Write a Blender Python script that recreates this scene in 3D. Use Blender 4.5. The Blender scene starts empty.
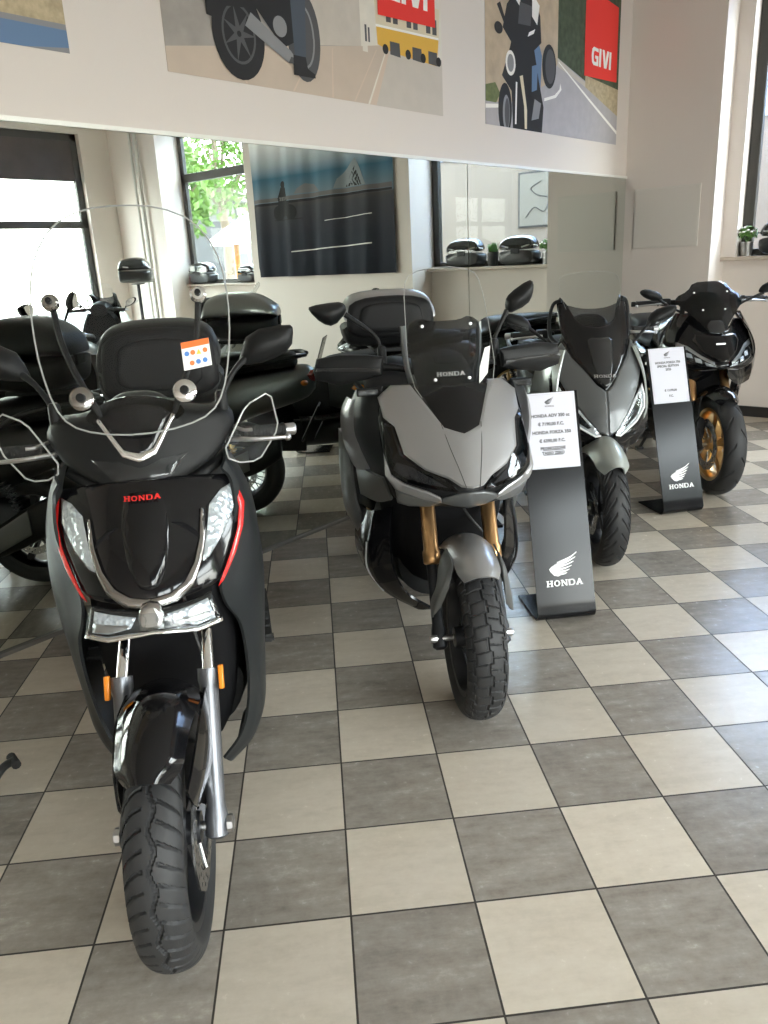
import bpy, bmesh, math, random
from mathutils import Vector, Matrix
from mathutils.geometry import delaunay_2d_cdt
PI = math.pi
rnd = random.Random(7)
scene = bpy.context.scene
COL = scene.collection

# ------------------------------------------------------------------ materials
MATS = {}
def mat(name, col=(.5, .5, .5), rough=.5, metal=0., coat=0., spec=.5, bump=None, emit=None, noise=None):
    m = bpy.data.materials.new(name); m.use_nodes = True
    nt = m.node_tree; b = nt.nodes['Principled BSDF']
    b.inputs['Base Color'].default_value = (*col, 1)
    b.inputs['Roughness'].default_value = rough
    b.inputs['Metallic'].default_value = metal
    b.inputs['Coat Weight'].default_value = coat
    b.inputs['Coat Roughness'].default_value = .04
    b.inputs['Specular IOR Level'].default_value = spec
    tc = nt.nodes.new('ShaderNodeTexCoord')
    if emit:
        b.inputs['Emission Color'].default_value = (*emit[0], 1); b.inputs['Emission Strength'].default_value = emit[1]
    if noise:                                     # (scale, amount): mottled base colour
        n = nt.nodes.new('ShaderNodeTexNoise'); n.inputs['Scale'].default_value = noise[0]; n.inputs['Detail'].default_value = 5
        mx = nt.nodes.new('ShaderNodeMix'); mx.data_type = 'RGBA'
        mx.inputs[6].default_value = (*[c * (1 - noise[1]) for c in col], 1); mx.inputs[7].default_value = (*[min(1, c * (1 + noise[1])) for c in col], 1)
        nt.links.new(tc.outputs['Object'], n.inputs['Vector']); nt.links.new(n.outputs['Fac'], mx.inputs[0]); nt.links.new(mx.outputs[2], b.inputs['Base Color'])
    if bump:                                      # (scale, strength, kind)
        if len(bump) > 2 and bump[2] == 'vor':
            n = nt.nodes.new('ShaderNodeTexVoronoi'); out = n.outputs['Distance']
        else:
            n = nt.nodes.new('ShaderNodeTexNoise'); out = n.outputs['Fac']; n.inputs['Detail'].default_value = 3
        n.inputs['Scale'].default_value = bump[0]
        bp = nt.nodes.new('ShaderNodeBump'); bp.inputs['Strength'].default_value = bump[1]; bp.inputs['Distance'].default_value = .004
        nt.links.new(tc.outputs['Object'], n.inputs['Vector']); nt.links.new(out, bp.inputs['Height']); nt.links.new(bp.outputs['Normal'], b.inputs['Normal'])
    MATS[name] = m
    return m

def clear_mat(name, tint=(.97, .98, .98), ior=1.45, rough=.02, boost=1.):
    m = bpy.data.materials.new(name); m.use_nodes = True; nt = m.node_tree
    for n in list(nt.nodes): nt.nodes.remove(n)
    o = nt.nodes.new('ShaderNodeOutputMaterial'); mx = nt.nodes.new('ShaderNodeMixShader')
    t = nt.nodes.new('ShaderNodeBsdfTransparent'); g = nt.nodes.new('ShaderNodeBsdfGlossy'); f = nt.nodes.new('ShaderNodeFresnel')
    t.inputs['Color'].default_value = (*tint, 1); g.inputs['Roughness'].default_value = rough; f.inputs['IOR'].default_value = ior
    ma = nt.nodes.new('ShaderNodeMath'); ma.operation = 'MULTIPLY'; ma.inputs[1].default_value = boost; ma.use_clamp = True
    
    ge = nt.nodes.new('ShaderNodeNewGeometry'); fr = nt.nodes.new('ShaderNodeMath'); fr.operation = 'SUBTRACT'; fr.inputs[0].default_value = boost; nt.links.new(ge.outputs['Backfacing'], fr.inputs[1]); fr.use_clamp = True
    nt.links.new(fr.outputs[0], ma.inputs[1])                        # only the outer face of the sheet mirrors
    nt.links.new(f.outputs[0], ma.inputs[0]); nt.links.new(ma.outputs[0], mx.inputs[0])
    nt.links.new(t.outputs[0], mx.inputs[1]); nt.links.new(g.outputs[0], mx.inputs[2]); nt.links.new(mx.outputs[0], o.inputs[0])
    MATS[name] = m
    return m

void = mat('inner_black', (.006, .006, .007), .7, spec=.15)
matte = mat('matte_black_plastic', (.010, .0105, .011), .45, spec=.25, bump=(900, .12))
matte_grey = mat('matte_graphite_paint', (.028, .031, .033), .36, .3, .0, .35)
gloss = mat('gloss_black_paint', (.005, .005, .006), .09, 0, .15, .35)
rubber = mat('tyre_rubber', (.022, .022, .023), .58, bump=(400, .1))
grip_rubber = mat('grip_rubber', (.012, .012, .012), .65, bump=(500, .5, 'vor'))
vinyl = mat('seat_vinyl', (.014, .014, .015), .5, spec=.18, bump=(700, .03))
chrome = mat('chrome', (.82, .82, .82), .10, 1.)
chrome_dark = mat('smoked_chrome', (.36, .35, .34), .16, 1.)
alloy = mat('brushed_alloy', (.55, .55, .56), .32, 1.)
dark_alloy = mat('dark_alloy', (.035, .036, .04), .38, .6)
steel = mat('disc_steel', (.50, .50, .50), .25, 1.)
fork_gold = mat('fork_copper_gold', (.60, .35, .16), .28, .9)
fork_grey = mat('fork_satin_grey', (.16, .165, .18), .32, .7)
gold = mat('gold_anodised', (.72, .47, .20), .28, .9)
silver = mat('pearl_silver_grey_paint', (.335, .335, .34), .30, .55, .25)
silver_dark = mat('grey_metal_paint', (.17, .175, .175), .33, .5, .1)
grey_satin = mat('satin_grey_paint', (.125, .132, .135), .33, .4, .1)
mist = mat('pale_grey_green_paint', (.46, .50, .475), .30, .3, .3)
red = mat('red_stripe_paint', (.72, .02, .018), .22, 0, .5)
bike_red = mat('red_body_paint', (.62, .02, .025), .2, 0, .5)
orange_plastic = mat('amber_reflector', (.85, .26, .02), .2)
white = mat('white_print', (.85, .85, .85), .5)
reflector = mat('lamp_reflector', (.80, .82, .84), .22, .55, bump=(64, 1., 'vor'))
led_refl = mat('led_reflector', (.74, .77, .82), .2, .5, bump=(90, .9, 'vor'))
smoked_lamp = mat('smoked_lamp_insert', (.02, .021, .023), .12, .2, .4)
tail_red = mat('tail_light_red', (.45, .01, .01), .12, 0, .5)
sticker_white = mat('sticker_white', (.82, .82, .80), .4)
sticker_orange = mat('sticker_orange', (.85, .17, .03), .4)
sticker_blue = mat('sticker_blue', (.06, .2, .55), .4)
sticker_yellow = mat('sticker_yellow', (.8, .55, .05), .4)
lamp_on = mat('led_white', (.9, .9, .9), .3)
clear = clear_mat('clear_acrylic', (.985, .99, .99), 1.42, boost=.5)
clear_edge = mat('acrylic_cut_edge', (.36, .37, .36), .15, 0, .3)
smoke = clear_mat('smoked_acrylic', (.42, .43, .45), 1.5)
smoke_dark = clear_mat('dark_smoked_acrylic', (.46, .47, .49), 1.5)
smoke_grey = clear_mat('grey_smoked_acrylic', (.20, .21, .23), 1.5, boost=1.4)
lens_clear = clear_mat('lamp_lens', (.93, .95, .96), 1.5)

# ------------------------------------------------------------------ mesh collector
def cr(pts, n=6, closed=False):
    """Catmull-Rom through the points."""
    P = [Vector(p) for p in pts]; N = len(P)
    if N < 3: return P
    out = []
    seg = N if closed else N - 1
    for i in range(seg):
        if closed: a, b, c, e = P[(i - 1) % N], P[i], P[(i + 1) % N], P[(i + 2) % N]
        else:
            b, c = P[i], P[i + 1]
            a = P[i - 1] if i else b * 2 - c
            e = P[i + 2] if i + 2 < N else c * 2 - b
        for k in range(n):
            t = k / n
            out.append(.5 * ((2 * b) + (c - a) * t + (2 * a - 5 * b + 4 * c - e) * t * t + (3 * b - a - 3 * c + e) * t ** 3))
    if not closed: out.append(P[-1])
    return out

def lerp_tab(tab, x):
    if x <= tab[0][0]: return tab[0][1]
    for (a, b), (c, e) in zip(tab, tab[1:]):
        if x <= c:
            t = (x - a) / (c - a); return b + (e - b) * t
    return tab[-1][1]

def chaikin(poly, k):
    P = [Vector(p) for p in poly]
    for _ in range(k):
        Q = []
        for i in range(len(P)):
            a, b = P[i], P[(i + 1) % len(P)]
            Q += [a * .75 + b * .25, a * .25 + b * .75]
        P = Q
    return P

def mirror_poly(half):
    """half outline given from the centre line round to the centre line, x >= 0."""
    out = list(half)
    for x, z in reversed(half):
        if abs(x) > 1e-6: out.append((-x, z))
    return out

def inside(p, poly):
    x, y = p; c = False; j = len(poly) - 1
    for i in range(len(poly)):
        xi, yi = poly[i]; xj, yj = poly[j]
        if (yi > y) != (yj > y) and x < (xj - xi) * (y - yi) / (yj - yi) + xi: c = not c
        j = i
    return c

def dist_edge(p, poly):
    best = 9.
    px, py = p
    for i in range(len(poly)):
        ax, ay = poly[i]; bx, by = poly[(i + 1) % len(poly)]
        dx, dy = bx - ax, by - ay; L = dx * dx + dy * dy
        t = 0 if L < 1e-12 else max(0, min(1, ((px - ax) * dx + (py - ay) * dy) / L))
        q = (px - ax - t * dx) ** 2 + (py - ay - t * dy) ** 2
        if q < best: best = q
    return math.sqrt(best)

class MB:
    def __init__(s, T=None):
        s.v = []; s.f = []; s.mi = []; s.T = T or Matrix(); s.cur = 0
    def add(s, verts, faces):
        o = len(s.v)
        s.v += [s.T @ Vector(p) for p in verts]
        s.f += [tuple(i + o for i in f) for f in faces]; s.mi += [s.cur] * len(faces)
        return s
    def box(s, c, d, rot=None, taper=1.):
        x, y, z = d[0] / 2, d[1] / 2, d[2] / 2
        vs = [Vector((sx * x * (taper if sz > 0 else 1), sy * y * (taper if sz > 0 else 1), sz * z)) for sz in (-1, 1) for sy in (-1, 1) for sx in (-1, 1)]
        if rot: vs = [rot @ v for v in vs]
        c = Vector(c)
        return s.add([v + c for v in vs], [(0, 2, 3, 1), (4, 5, 7, 6), (0, 1, 5, 4), (2, 6, 7, 3), (0, 4, 6, 2), (1, 3, 7, 5)])
    def rings(s, R, caps=True, closed=True):
        n = len(R[0]); vs = [p for r in R for p in r]; fs = []
        m = n if closed else n - 1
        for i in range(len(R) - 1):
            for j in range(m):
                k = (j + 1) % n
                fs.append((i * n + j, i * n + k, (i + 1) * n + k, (i + 1) * n + j))
        if caps and closed:
            fs.append(tuple(range(n - 1, -1, -1))); fs.append(tuple((len(R) - 1) * n + j for j in range(n)))
        return s.add(vs, fs)
    def cyl(s, a, b, r0, r1=None, n=16, caps=True):
        return s.tube([a, b], [r0, r0 if r1 is None else r1], n, caps, 1)
    def tube(s, pts, r, n=10, caps=True, sub=5):
        P = cr(pts, sub) if len(pts) > 2 and sub > 1 else [Vector(p) for p in pts]
        if not isinstance(r, (list, tuple)): rad = [r] * len(P)
        else:
            rad = []
            for i in range(len(P)):
                t = i / (len(P) - 1) * (len(r) - 1); k = min(int(t), len(r) - 2); rad.append(r[k] + (r[k + 1] - r[k]) * (t - k))
        R = []; up = None
        for i, p in enumerate(P):
            t = (P[min(i + 1, len(P) - 1)] - P[max(i - 1, 0)]).normalized()
            if up is None:
                up = Vector((0, 0, 1)) if abs(t.z) < .9 else Vector((0, 1, 0))
            x = t.cross(up).normalized(); up = x.cross(t).normalized()
            R.append([p + (x * math.cos(2 * PI * k / n) + up * math.sin(2 * PI * k / n)) * rad[i] for k in range(n)])
        return s.rings(R, caps)
    def lathe(s, prof, o=(0, 0, 0), axis=(1, 0, 0), n=32, closed_prof=False):
        """prof: (radius, along)"""
        a = Vector(axis).normalized(); u = a.orthogonal().normalized(); w = a.cross(u); o = Vector(o)
        R = [[o + a * h + (u * math.cos(2 * PI * k / n) + w * math.sin(2 * PI * k / n)) * max(r, 1e-4) for k in range(n)] for r, h in prof]
        if closed_prof: R = R + [R[0]]
        return s.rings(R, caps=not closed_prof)
    def ell(s, c, r, n=16, m=10):
        c = Vector(c)
        R = [[c + Vector((r[0] * math.sin(PI * i / m) * math.cos(2 * PI * k / n), r[1] * math.sin(PI * i / m) * math.sin(2 * PI * k / n), -r[2] * math.cos(PI * i / m))) for k in range(n)] for i in range(1, m)]
        return s.rings(R)
    def prism(s, poly, fn, depth):
        """poly 2D -> fn(u, v, w) 3D; w = 0 and depth"""
        n = len(poly)
        vs = [fn(u, v, 0) for u, v in poly] + [fn(u, v, depth) for u, v in poly]
        fs = [tuple(range(n - 1, -1, -1)), tuple(range(n, 2 * n))] + [(i, (i + 1) % n, n + (i + 1) % n, n + i) for i in range(n)]
        return s.add(vs, fs)
    def patch(s, rows, thick=.006, nu=5, nv=5, sx=1, out=None):
        """smooth shell through a grid of control points"""
        rows = [cr(r, nu) for r in rows]
        cols = [cr([r[j] for r in rows], nv) for j in range(len(rows[0]))]
        A, B = len(cols[0]), len(cols)
        G = [[cols[j][i].copy() for j in range(B)] for i in range(A)]
        if sx < 0:
            for r in G:
                for p in r: p.x = -p.x
        N = []
        for i in range(A):
            for j in range(B):
                du = G[i][min(j + 1, B - 1)] - G[i][max(j - 1, 0)]; dv = G[min(i + 1, A - 1)][j] - G[max(i - 1, 0)][j]
                N.append(du.cross(dv).normalized())
        V0 = [p for r in G for p in r]; V1 = [p - nn * thick for p, nn in zip(V0, N)]
        n = A * B; fs = []
        for i in range(A - 1):
            for j in range(B - 1):
                a, b, c, e = i * B + j, i * B + j + 1, (i + 1) * B + j + 1, (i + 1) * B + j
                fs += [(a, b, c, e), (n + e, n + c, n + b, n + a)]
        bd = [j for j in range(B)] + [i * B + B - 1 for i in range(1, A)] + [(A - 1) * B + j for j in range(B - 2, -1, -1)] + [i * B for i in range(A - 2, 0, -1)]
        for k in range(len(bd)):
            a, b = bd[k], bd[(k + 1) % len(bd)]; fs.append((a, n + a, n + b, b))
        return s.add(V0 + V1, fs)
    def panel(s, poly, f, off=0., thick=.01, axis='y', sx=1, res=.02, bev=.006, sm=0, puff=0.):
        """plate cut to an outline and laid over a curved surface; f(u, v) is its depth.
        axis 'y': (u, f - off, v), back at larger y.  axis 'x': (f + off, u, v), back towards the middle."""
        P = chaikin(poly, sm) if sm else [Vector(p) for p in poly]
        B = []
        for i in range(len(P)):
            a, b = P[i], P[(i + 1) % len(P)]; L = (b - a).length
            k = max(1, int(math.ceil(L / res)))
            for q in range(k): B.append(tuple(a + (b - a) * (q / k)))
        BB = []
        for p in B:
            if not BB or (abs(p[0] - BB[-1][0]) + abs(p[1] - BB[-1][1])) > 1e-5: BB.append(p)
        B = BB
        x0, x1 = min(p[0] for p in B), max(p[0] for p in B); y0, y1 = min(p[1] for p in B), max(p[1] for p in B)
        pts = []
        if bev > 0:                                          # a ring just inside the outline carries the rounded edge
            ins = bev * 1.0
        nx, ny = int((x1 - x0) / res) + 1, int((y1 - y0) / res) + 1
        for i in range(nx + 1):
            for j in range(ny + 1):
                p = (x0 + (i + .5 * (j % 2)) * (x1 - x0) / nx, y0 + j * (y1 - y0) / max(ny, 1))
                if inside(p, B) and dist_edge(p, B) > max(res * .45, bev * 1.4): pts.append(p)
        if bev > 0:
            n = len(B); ar = sum(B[i][0] * B[(i + 1) % n][1] - B[(i + 1) % n][0] * B[i][1] for i in range(n)); sg = 1 if ar > 0 else -1
            for i in range(n):
                a, b, c = Vector(B[i - 1]), Vector(B[i]), Vector(B[(i + 1) % n])
                t = (c - a)
                if t.length < 1e-9: continue
                t.normalize(); q = b + Vector((-t.y, t.x)) * sg * bev
                if inside(q, B) and dist_edge(q, B) > bev * .8: pts.append(tuple(q))
        nb = len(B)
        vs, es, fs, *_ = delaunay_2d_cdt([Vector(p) for p in B + pts], [(i, (i + 1) % nb) for i in range(nb)], [], 1, 1e-6)
        w = max(x1 - x0, y1 - y0)
        V0 = []; V1 = []; D = []
        for p in vs:
            dd = dist_edge(p, B); D.append(dd)
            lift = 0.
            if bev > 0: lift += -bev * .8 * (1 - min(1, dd / bev)) ** 2
            if puff: lift += puff * (1 - (1 - min(1, dd / (w * .3))) ** 2)
            y = f(p[0], p[1])
            if axis == 'y':
                V0.append((sx * p[0], y - off - lift, p[1])); V1.append((sx * p[0], y - off + thick + (lift * .5 if puff else 0), p[1]))
            else:
                V0.append((sx * (y + off + lift), p[0], p[1])); V1.append((sx * (y + off - thick), p[0], p[1]))
        n = len(vs); F = []
        cnt = {}
        for t in fs:
            for i in range(len(t)):
                a, b = t[i], t[(i + 1) % len(t)]; cnt[(a, b)] = 1
        for t in fs: F += [tuple(t), tuple(n + i for i in reversed(t))]
        for (a, b) in cnt:
            if (b, a) not in cnt: F.append((b, a, n + a, n + b))
        return s.add(V0 + V1, F)
    def body(s, st, n=24, sub=4, p=2.6):
        """st: stations (y, z_bottom, z_top, half_width_bottom, half_width_top[, x_centre])"""
        tab = cr([Vector((*a[:3],)) for a in st], sub); wb = cr([Vector((a[3], a[4], a[5] if len(a) > 5 else 0)) for a in st], sub)
        R = []
        for q, w in zip(tab, wb):
            y, z0, z1 = q; zc, h = (z0 + z1) / 2, (z1 - z0) / 2; r = []
            for k in range(n):
                a = 2 * PI * k / n; c, sn = math.cos(a), math.sin(a)
                zz = abs(sn) ** (2 / p) * (1 if sn > 0 else -1); t = (zz + 1) / 2
                hw = w[0] + (w[1] - w[0]) * t
                r.append(Vector((w[2] + hw * abs(c) ** (2 / p) * (1 if c > 0 else -1), y, zc + h * zz)))
            R.append(r)
        return s.rings(R)
    def build(s, name, m, parent=None, angle=38, bevel=0., smooth=True, subsurf=0):
        me = bpy.data.meshes.new(name); me.from_pydata([tuple(v) for v in s.v], [], s.f); me.validate()
        ms = m if isinstance(m, (list, tuple)) else [m]
        for q in ms: me.materials.append(q)
        if len(ms) > 1 and len(me.polygons) == len(s.mi):
            me.polygons.foreach_set('material_index', s.mi)
        bm = bmesh.new(); bm.from_mesh(me); bmesh.ops.recalc_face_normals(bm, faces=bm.faces); bm.to_mesh(me); bm.free()
        if smooth:
            me.polygons.foreach_set('use_smooth', [True] * len(me.polygons)); me.set_sharp_from_angle(angle=math.radians(angle))
        me.update()
        o = bpy.data.objects.new(name, me); COL.objects.link(o)
        if parent: o.parent = parent
        if bevel:
            b = o.modifiers.new('bevel', 'BEVEL'); b.width = bevel; b.segments = 2; b.limit_method = 'ANGLE'; b.angle_limit = math.radians(40)
        if subsurf:
            q = o.modifiers.new('sub', 'SUBSURF'); q.levels = q.render_levels = subsurf
        return o

def tag(o, label=None, cat=None, group=None, kind=None):
    if label: o['label'] = label
    if cat: o['category'] = cat
    if group: o['group'] = group
    if kind: o['kind'] = kind
    return o
def thing(name, label, cat, loc=(0, 0, 0), rz=0., group=None):
    o = bpy.data.objects.new(name, None); COL.objects.link(o); o.empty_display_size = .1
    o.location = loc; o.rotation_euler = (0, 0, rz)
    return tag(o, label, cat, group)
def copy_tree(o, parent=None, swap=None, skip=()):
    c = o.copy(); COL.objects.link(c); c.parent = parent
    if swap and o.type == 'MESH':
        for i, sl in enumerate(c.material_slots):
            if sl.material in swap:
                sl.link = 'OBJECT'; sl.material = swap[o.data.materials[i]]
    for ch in list(o.children):
        if ch.name.split('.')[0] not in skip: copy_tree(ch, c, swap, skip)
    return c
def structure(o):
    o['kind'] = 'structure'; return o

def text_mesh(mb, s, size, fn, depth=.0008, align='CENTER', bold=0.):
    """letters of the built-in font, each mapped by fn(u, v, w)"""
    cu = bpy.data.curves.new('t', 'FONT'); cu.body = s; cu.size = size; cu.align_x = align; cu.fill_mode = 'FRONT'; cu.offset = bold; cu.resolution_u = 2
    o = bpy.data.objects.new('t', cu); COL.objects.link(o)
    dg = bpy.context.evaluated_depsgraph_get(); me = o.evaluated_get(dg).to_mesh()
    vs = [v.co.copy() for v in me.vertices]; fs = [tuple(p.vertices) for p in me.polygons]
    o.evaluated_get(dg).to_mesh_clear(); bpy.data.objects.remove(o); bpy.data.curves.remove(cu)
    mb.add([fn(v.x, v.y, depth) for v in vs], fs)

# slab-serif capitals, unit height, drawn as polygons: (width, polygons)
SLAB = {
    'H': (1.1, [[(0, 0), (.46, 0), (.46, .14), (.35, .14), (.35, .43), (.75, .43), (.75, .14), (.64, .14), (.64, 0), (1.1, 0), (1.1, .14), (1., .14), (1., .86), (1.1, .86), (1.1, 1), (.64, 1), (.64, .86), (.75, .86), (.75, .59), (.35, .59), (.35, .86), (.46, .86), (.46, 1), (0, 1), (0, .86), (.1, .86), (.1, .14), (0, .14)]]),
    'O': (1.05, 'ring'),
    'N': (1.15, [[(0, 0), (.42, 0), (.42, .14), (.3, .14), (.3, .66), (.82, 0), (1.04, 0), (1.04, .86), (1.15, .86), (1.15, 1), (.72, 1), (.72, .86), (.84, .86), (.84, .36), (.36, 1), (0, 1), (0, .86), (.1, .86), (.1, .14), (0, .14)]]),
    'D': (1.1, 'dee'),
    'A': (1.15, [[(0, 0), (.42, 0), (.42, .14), (.34, .14), (.39, .27), (.75, .27), (.8, .14), (.72, .14), (.72, 0), (1.15, 0), (1.15, .14), (1.06, .14), (.7, 1), (.45, 1), (.08, .14), (0, .14)]]),
    'G': (1.0, [[(1., .96), (.3, 1.), (.08, .86), (0, .5), (.08, .14), (.3, 0), (1., 0), (1., .55), (.52, .55), (.52, .38), (.72, .38), (.72, .2), (.4, .2), (.32, .3), (.3, .5), (.32, .7), (.42, .8), (1., .76)]]),
    'I': (.34, [[(0, 0), (.3, 0), (.34, 1), (.04, 1)]]),
    'V': (1.0, [[(.34, 0), (.72, 0), (1.08, 1), (.76, 1), (.56, .36), (.4, 1), (.06, 1)]]),
}
def slab_word(mb, word, h, fn, depth=.0008, gap=.12, wide=1., center=True):
    W = sum(SLAB[c][0] for c in word) + gap * (len(word) - 1)
    x = -W / 2 if center else 0
    for c in word:
        w, pl = SLAB[c]
        if pl == 'ring' or pl == 'dee':
            n = 20
            if pl == 'ring':
                o = [(w / 2 + w / 2 * math.cos(2 * PI * k / n), .5 + .5 * math.sin(2 * PI * k / n)) for k in range(n)]
                i = [(w / 2 + (w / 2 - .26) * math.cos(2 * PI * k / n), .5 + .34 * math.sin(2 * PI * k / n)) for k in range(n)]
            else:
                def dee(x0, x1, y0, y1):
                    return [(x0, y0)] + [(x1 - (.42 if x0 == 0 else .24) + (.42 if x0 == 0 else .24) * math.cos(a), .5 + (y1 - y0) / 2 * math.sin(a)) for a in [-PI / 2 + PI * k / 14 for k in range(15)]] + [(x0, y1)]
                o = dee(0, w, 0, 1); i = dee(.28, w - .26, .15, .85)
                n = len(o)
            vs = [fn((x + a) * h * wide, b * h, depth) for a, b in o + i]
            mb.add(vs, [(k, (k + 1) % n, n + (k + 1) % n, n + k) for k in range(n)])
        else:
            for poly in pl:
                tri = delaunay_2d_cdt([Vector(p) for p in poly], [(k, (k + 1) % len(poly)) for k in range(len(poly))], [], 1, 1e-6)
                mb.add([fn((x + p[0]) * h * wide, p[1] * h, depth) for p in tri[0]], [tuple(t) for t in tri[2]])
        x += w + gap
def wing(mb, w, fn, depth=.0008):
    """a single swept wing of six feathers, width w"""
    tips = [(1.0, .78), (.94, .62), (.87, .48), (.80, .35), (.72, .23), (.62, .12)]
    roots = [(.30, .42), (.20, .34), (.13, .25), (.12, .16), (.18, .08), (.28, .02)]
    for k, ((tx, ty), (rx, ry)) in enumerate(zip(tips, roots)):
        th = .085
        c = [(rx, ry), (rx + (tx - rx) * .35, ry + (ty - ry) * .18 + .02), (rx + (tx - rx) * .7, ry + (ty - ry) * .55), (tx, ty)]
        low = cr([Vector(p) for p in c], 4)
        n = len(low)
        up = [Vector((p.x - .01, p.y + th * (1 - .75 * (i / (n - 1)) ** 2))) for i, p in enumerate(low)]
        mb.add([fn(p.x * w - w / 2, p.y * w, depth) for p in list(low) + up], [(i, i + 1, n + i + 1, n + i) for i in range(n - 1)])
    hd = [(.30, .02), (.16, .06), (.05, .18), (0, .28), (.08, .36), (.2, .42), (.34, .5), (.36, .42), (.22, .32), (.16, .22), (.22, .12)]
    t = delaunay_2d_cdt([Vector(p) for p in hd], [(k, (k + 1) % len(hd)) for k in range(len(hd))], [], 1, 1e-6)
    mb.add([fn(p[0] * w - w / 2, p[1] * w, depth) for p in t[0]], [tuple(q) for q in t[2]])
# ------------------------------------------------------------------ the room (X along the mirror wall, the room lies at Y < 0)
def node_floor():
    m = bpy.data.materials.new('porcelain_tiles'); m.use_nodes = True; nt = m.node_tree; L = nt.links.new
    b = nt.nodes['Principled BSDF']; tc = nt.nodes.new('ShaderNodeTexCoord')
    mp = nt.nodes.new('ShaderNodeMapping'); mp.vector_type = 'TEXTURE'
    mp.inputs['Location'].default_value = (-5.4908, -1.6410, 0); mp.inputs['Rotation'].default_value = (0, 0, math.radians(-44.25)); mp.inputs['Scale'].default_value = (.3, .3, .3)
    L(tc.outputs['Object'], mp.inputs['Vector'])
    def M(op, a=None, b_=None, c=None, cl=False):
        n = nt.nodes.new('ShaderNodeMath'); n.operation = op; n.use_clamp = cl
        for i, q in enumerate((a, b_, c)):
            if q is None: continue
            if isinstance(q, (int, float)): n.inputs[i].default_value = q
            else: L(q, n.inputs[i])
        return n.outputs[0]
    sp = nt.nodes.new('ShaderNodeSeparateXYZ'); L(mp.outputs[0], sp.inputs[0])
    fx, fy = M('FLOOR', sp.outputs[0]), M('FLOOR', sp.outputs[1])
    par = M('FLOORED_MODULO', M('ADD', fx, fy), 2)                    # 0 light, 1 dark
    par = M('GREATER_THAN', par, .5)
    def edge(q):
        fr = M('FRACT', q); return M('MINIMUM', fr, M('SUBTRACT', 1., fr))
    e = M('MINIMUM', edge(sp.outputs[0]), edge(sp.outputs[1]))
    grout = M('LESS_THAN', e, .0085)
    cid = nt.nodes.new('ShaderNodeCombineXYZ'); L(fx, cid.inputs[0]); L(fy, cid.inputs[1])
    wn = nt.nodes.new('ShaderNodeTexWhiteNoise'); L(cid.outputs[0], wn.inputs[0])
    # streaks along each tile, different on every tile
    off = nt.nodes.new('ShaderNodeVectorMath'); off.operation = 'MULTIPLY_ADD'
    off.inputs[1].default_value = (17, 23, 9); L(wn.outputs['Color'], off.inputs[0])
    st = nt.nodes.new('ShaderNodeVectorMath'); st.operation = 'MULTIPLY'; st.inputs[1].default_value = (1.0, 3.4, 1); L(mp.outputs[0], st.inputs[0]); L(st.outputs[0], off.inputs[2])
    n1 = nt.nodes.new('ShaderNodeTexNoise'); n1.inputs['Scale'].default_value = 1.6; n1.inputs['Detail'].default_value = 8; n1.inputs['Roughness'].default_value = .68; L(off.outputs[0], n1.inputs['Vector'])
    n2 = nt.nodes.new('ShaderNodeTexNoise'); n2.inputs['Scale'].default_value = 9; n2.inputs['Detail'].default_value = 6; n2.inputs['Roughness'].default_value = .7; L(mp.outputs[0], n2.inputs['Vector'])
    def ramp(fac, stops):
        r = nt.nodes.new('ShaderNodeValToRGB'); el = r.color_ramp.elements
        while len(el) < len(stops): el.new(.5)
        for q, (p, c) in zip(el, stops): q.position = p; q.color = (*c, 1)
        L(fac, r.inputs[0]); return r.outputs[0]
    mixn = M('ADD', M('MULTIPLY', n1.outputs['Fac'], .65), M('MULTIPLY', n2.outputs['Fac'], .35))
    dark = ramp(mixn, [(.28, (.19, .166, .14)), (.44, (.29, .257, .22)), (.56, (.35, .314, .27)), (.70, (.50, .46, .40))])
    light = ramp(mixn, [(.25, (.53, .465, .37)), (.5, (.65, .575, .47)), (.75, (.72, .655, .55))])
    def mix(f, a, b_):
        n = nt.nodes.new('ShaderNodeMix'); n.data_type = 'RGBA'; L(f, n.inputs[0])
        for i, q in ((6, a), (7, b_)):
            if isinstance(q, tuple): n.inputs[i].default_value = (*q, 1)
            else: L(q, n.inputs[i])
        return n.outputs[2]
    col = mix(par, light, dark)
    hs = nt.nodes.new('ShaderNodeHueSaturation'); L(col, hs.inputs['Color']); L(M('ADD', M('MULTIPLY', wn.outputs['Value'], .16), .92), hs.inputs['Value'])
    col = mix(grout, hs.outputs[0], (.035, .028, .022))
    L(col, b.inputs['Base Color'])
    L(M('ADD', M('MULTIPLY', n2.outputs['Fac'], .16), M('ADD', .17, M('MULTIPLY', grout, .4))), b.inputs['Roughness'])
    b.inputs['Specular IOR Level'].default_value = .5
    bp = nt.nodes.new('ShaderNodeBump'); bp.inputs['Strength'].default_value = .5; bp.inputs['Distance'].default_value = .002
    L(M('ADD', M('MULTIPLY', M('SUBTRACT', 1., grout), 1.), M('MULTIPLY', n2.outputs['Fac'], .06)), bp.inputs['Height']); L(bp.outputs[0], b.inputs['Normal'])
    return m

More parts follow.
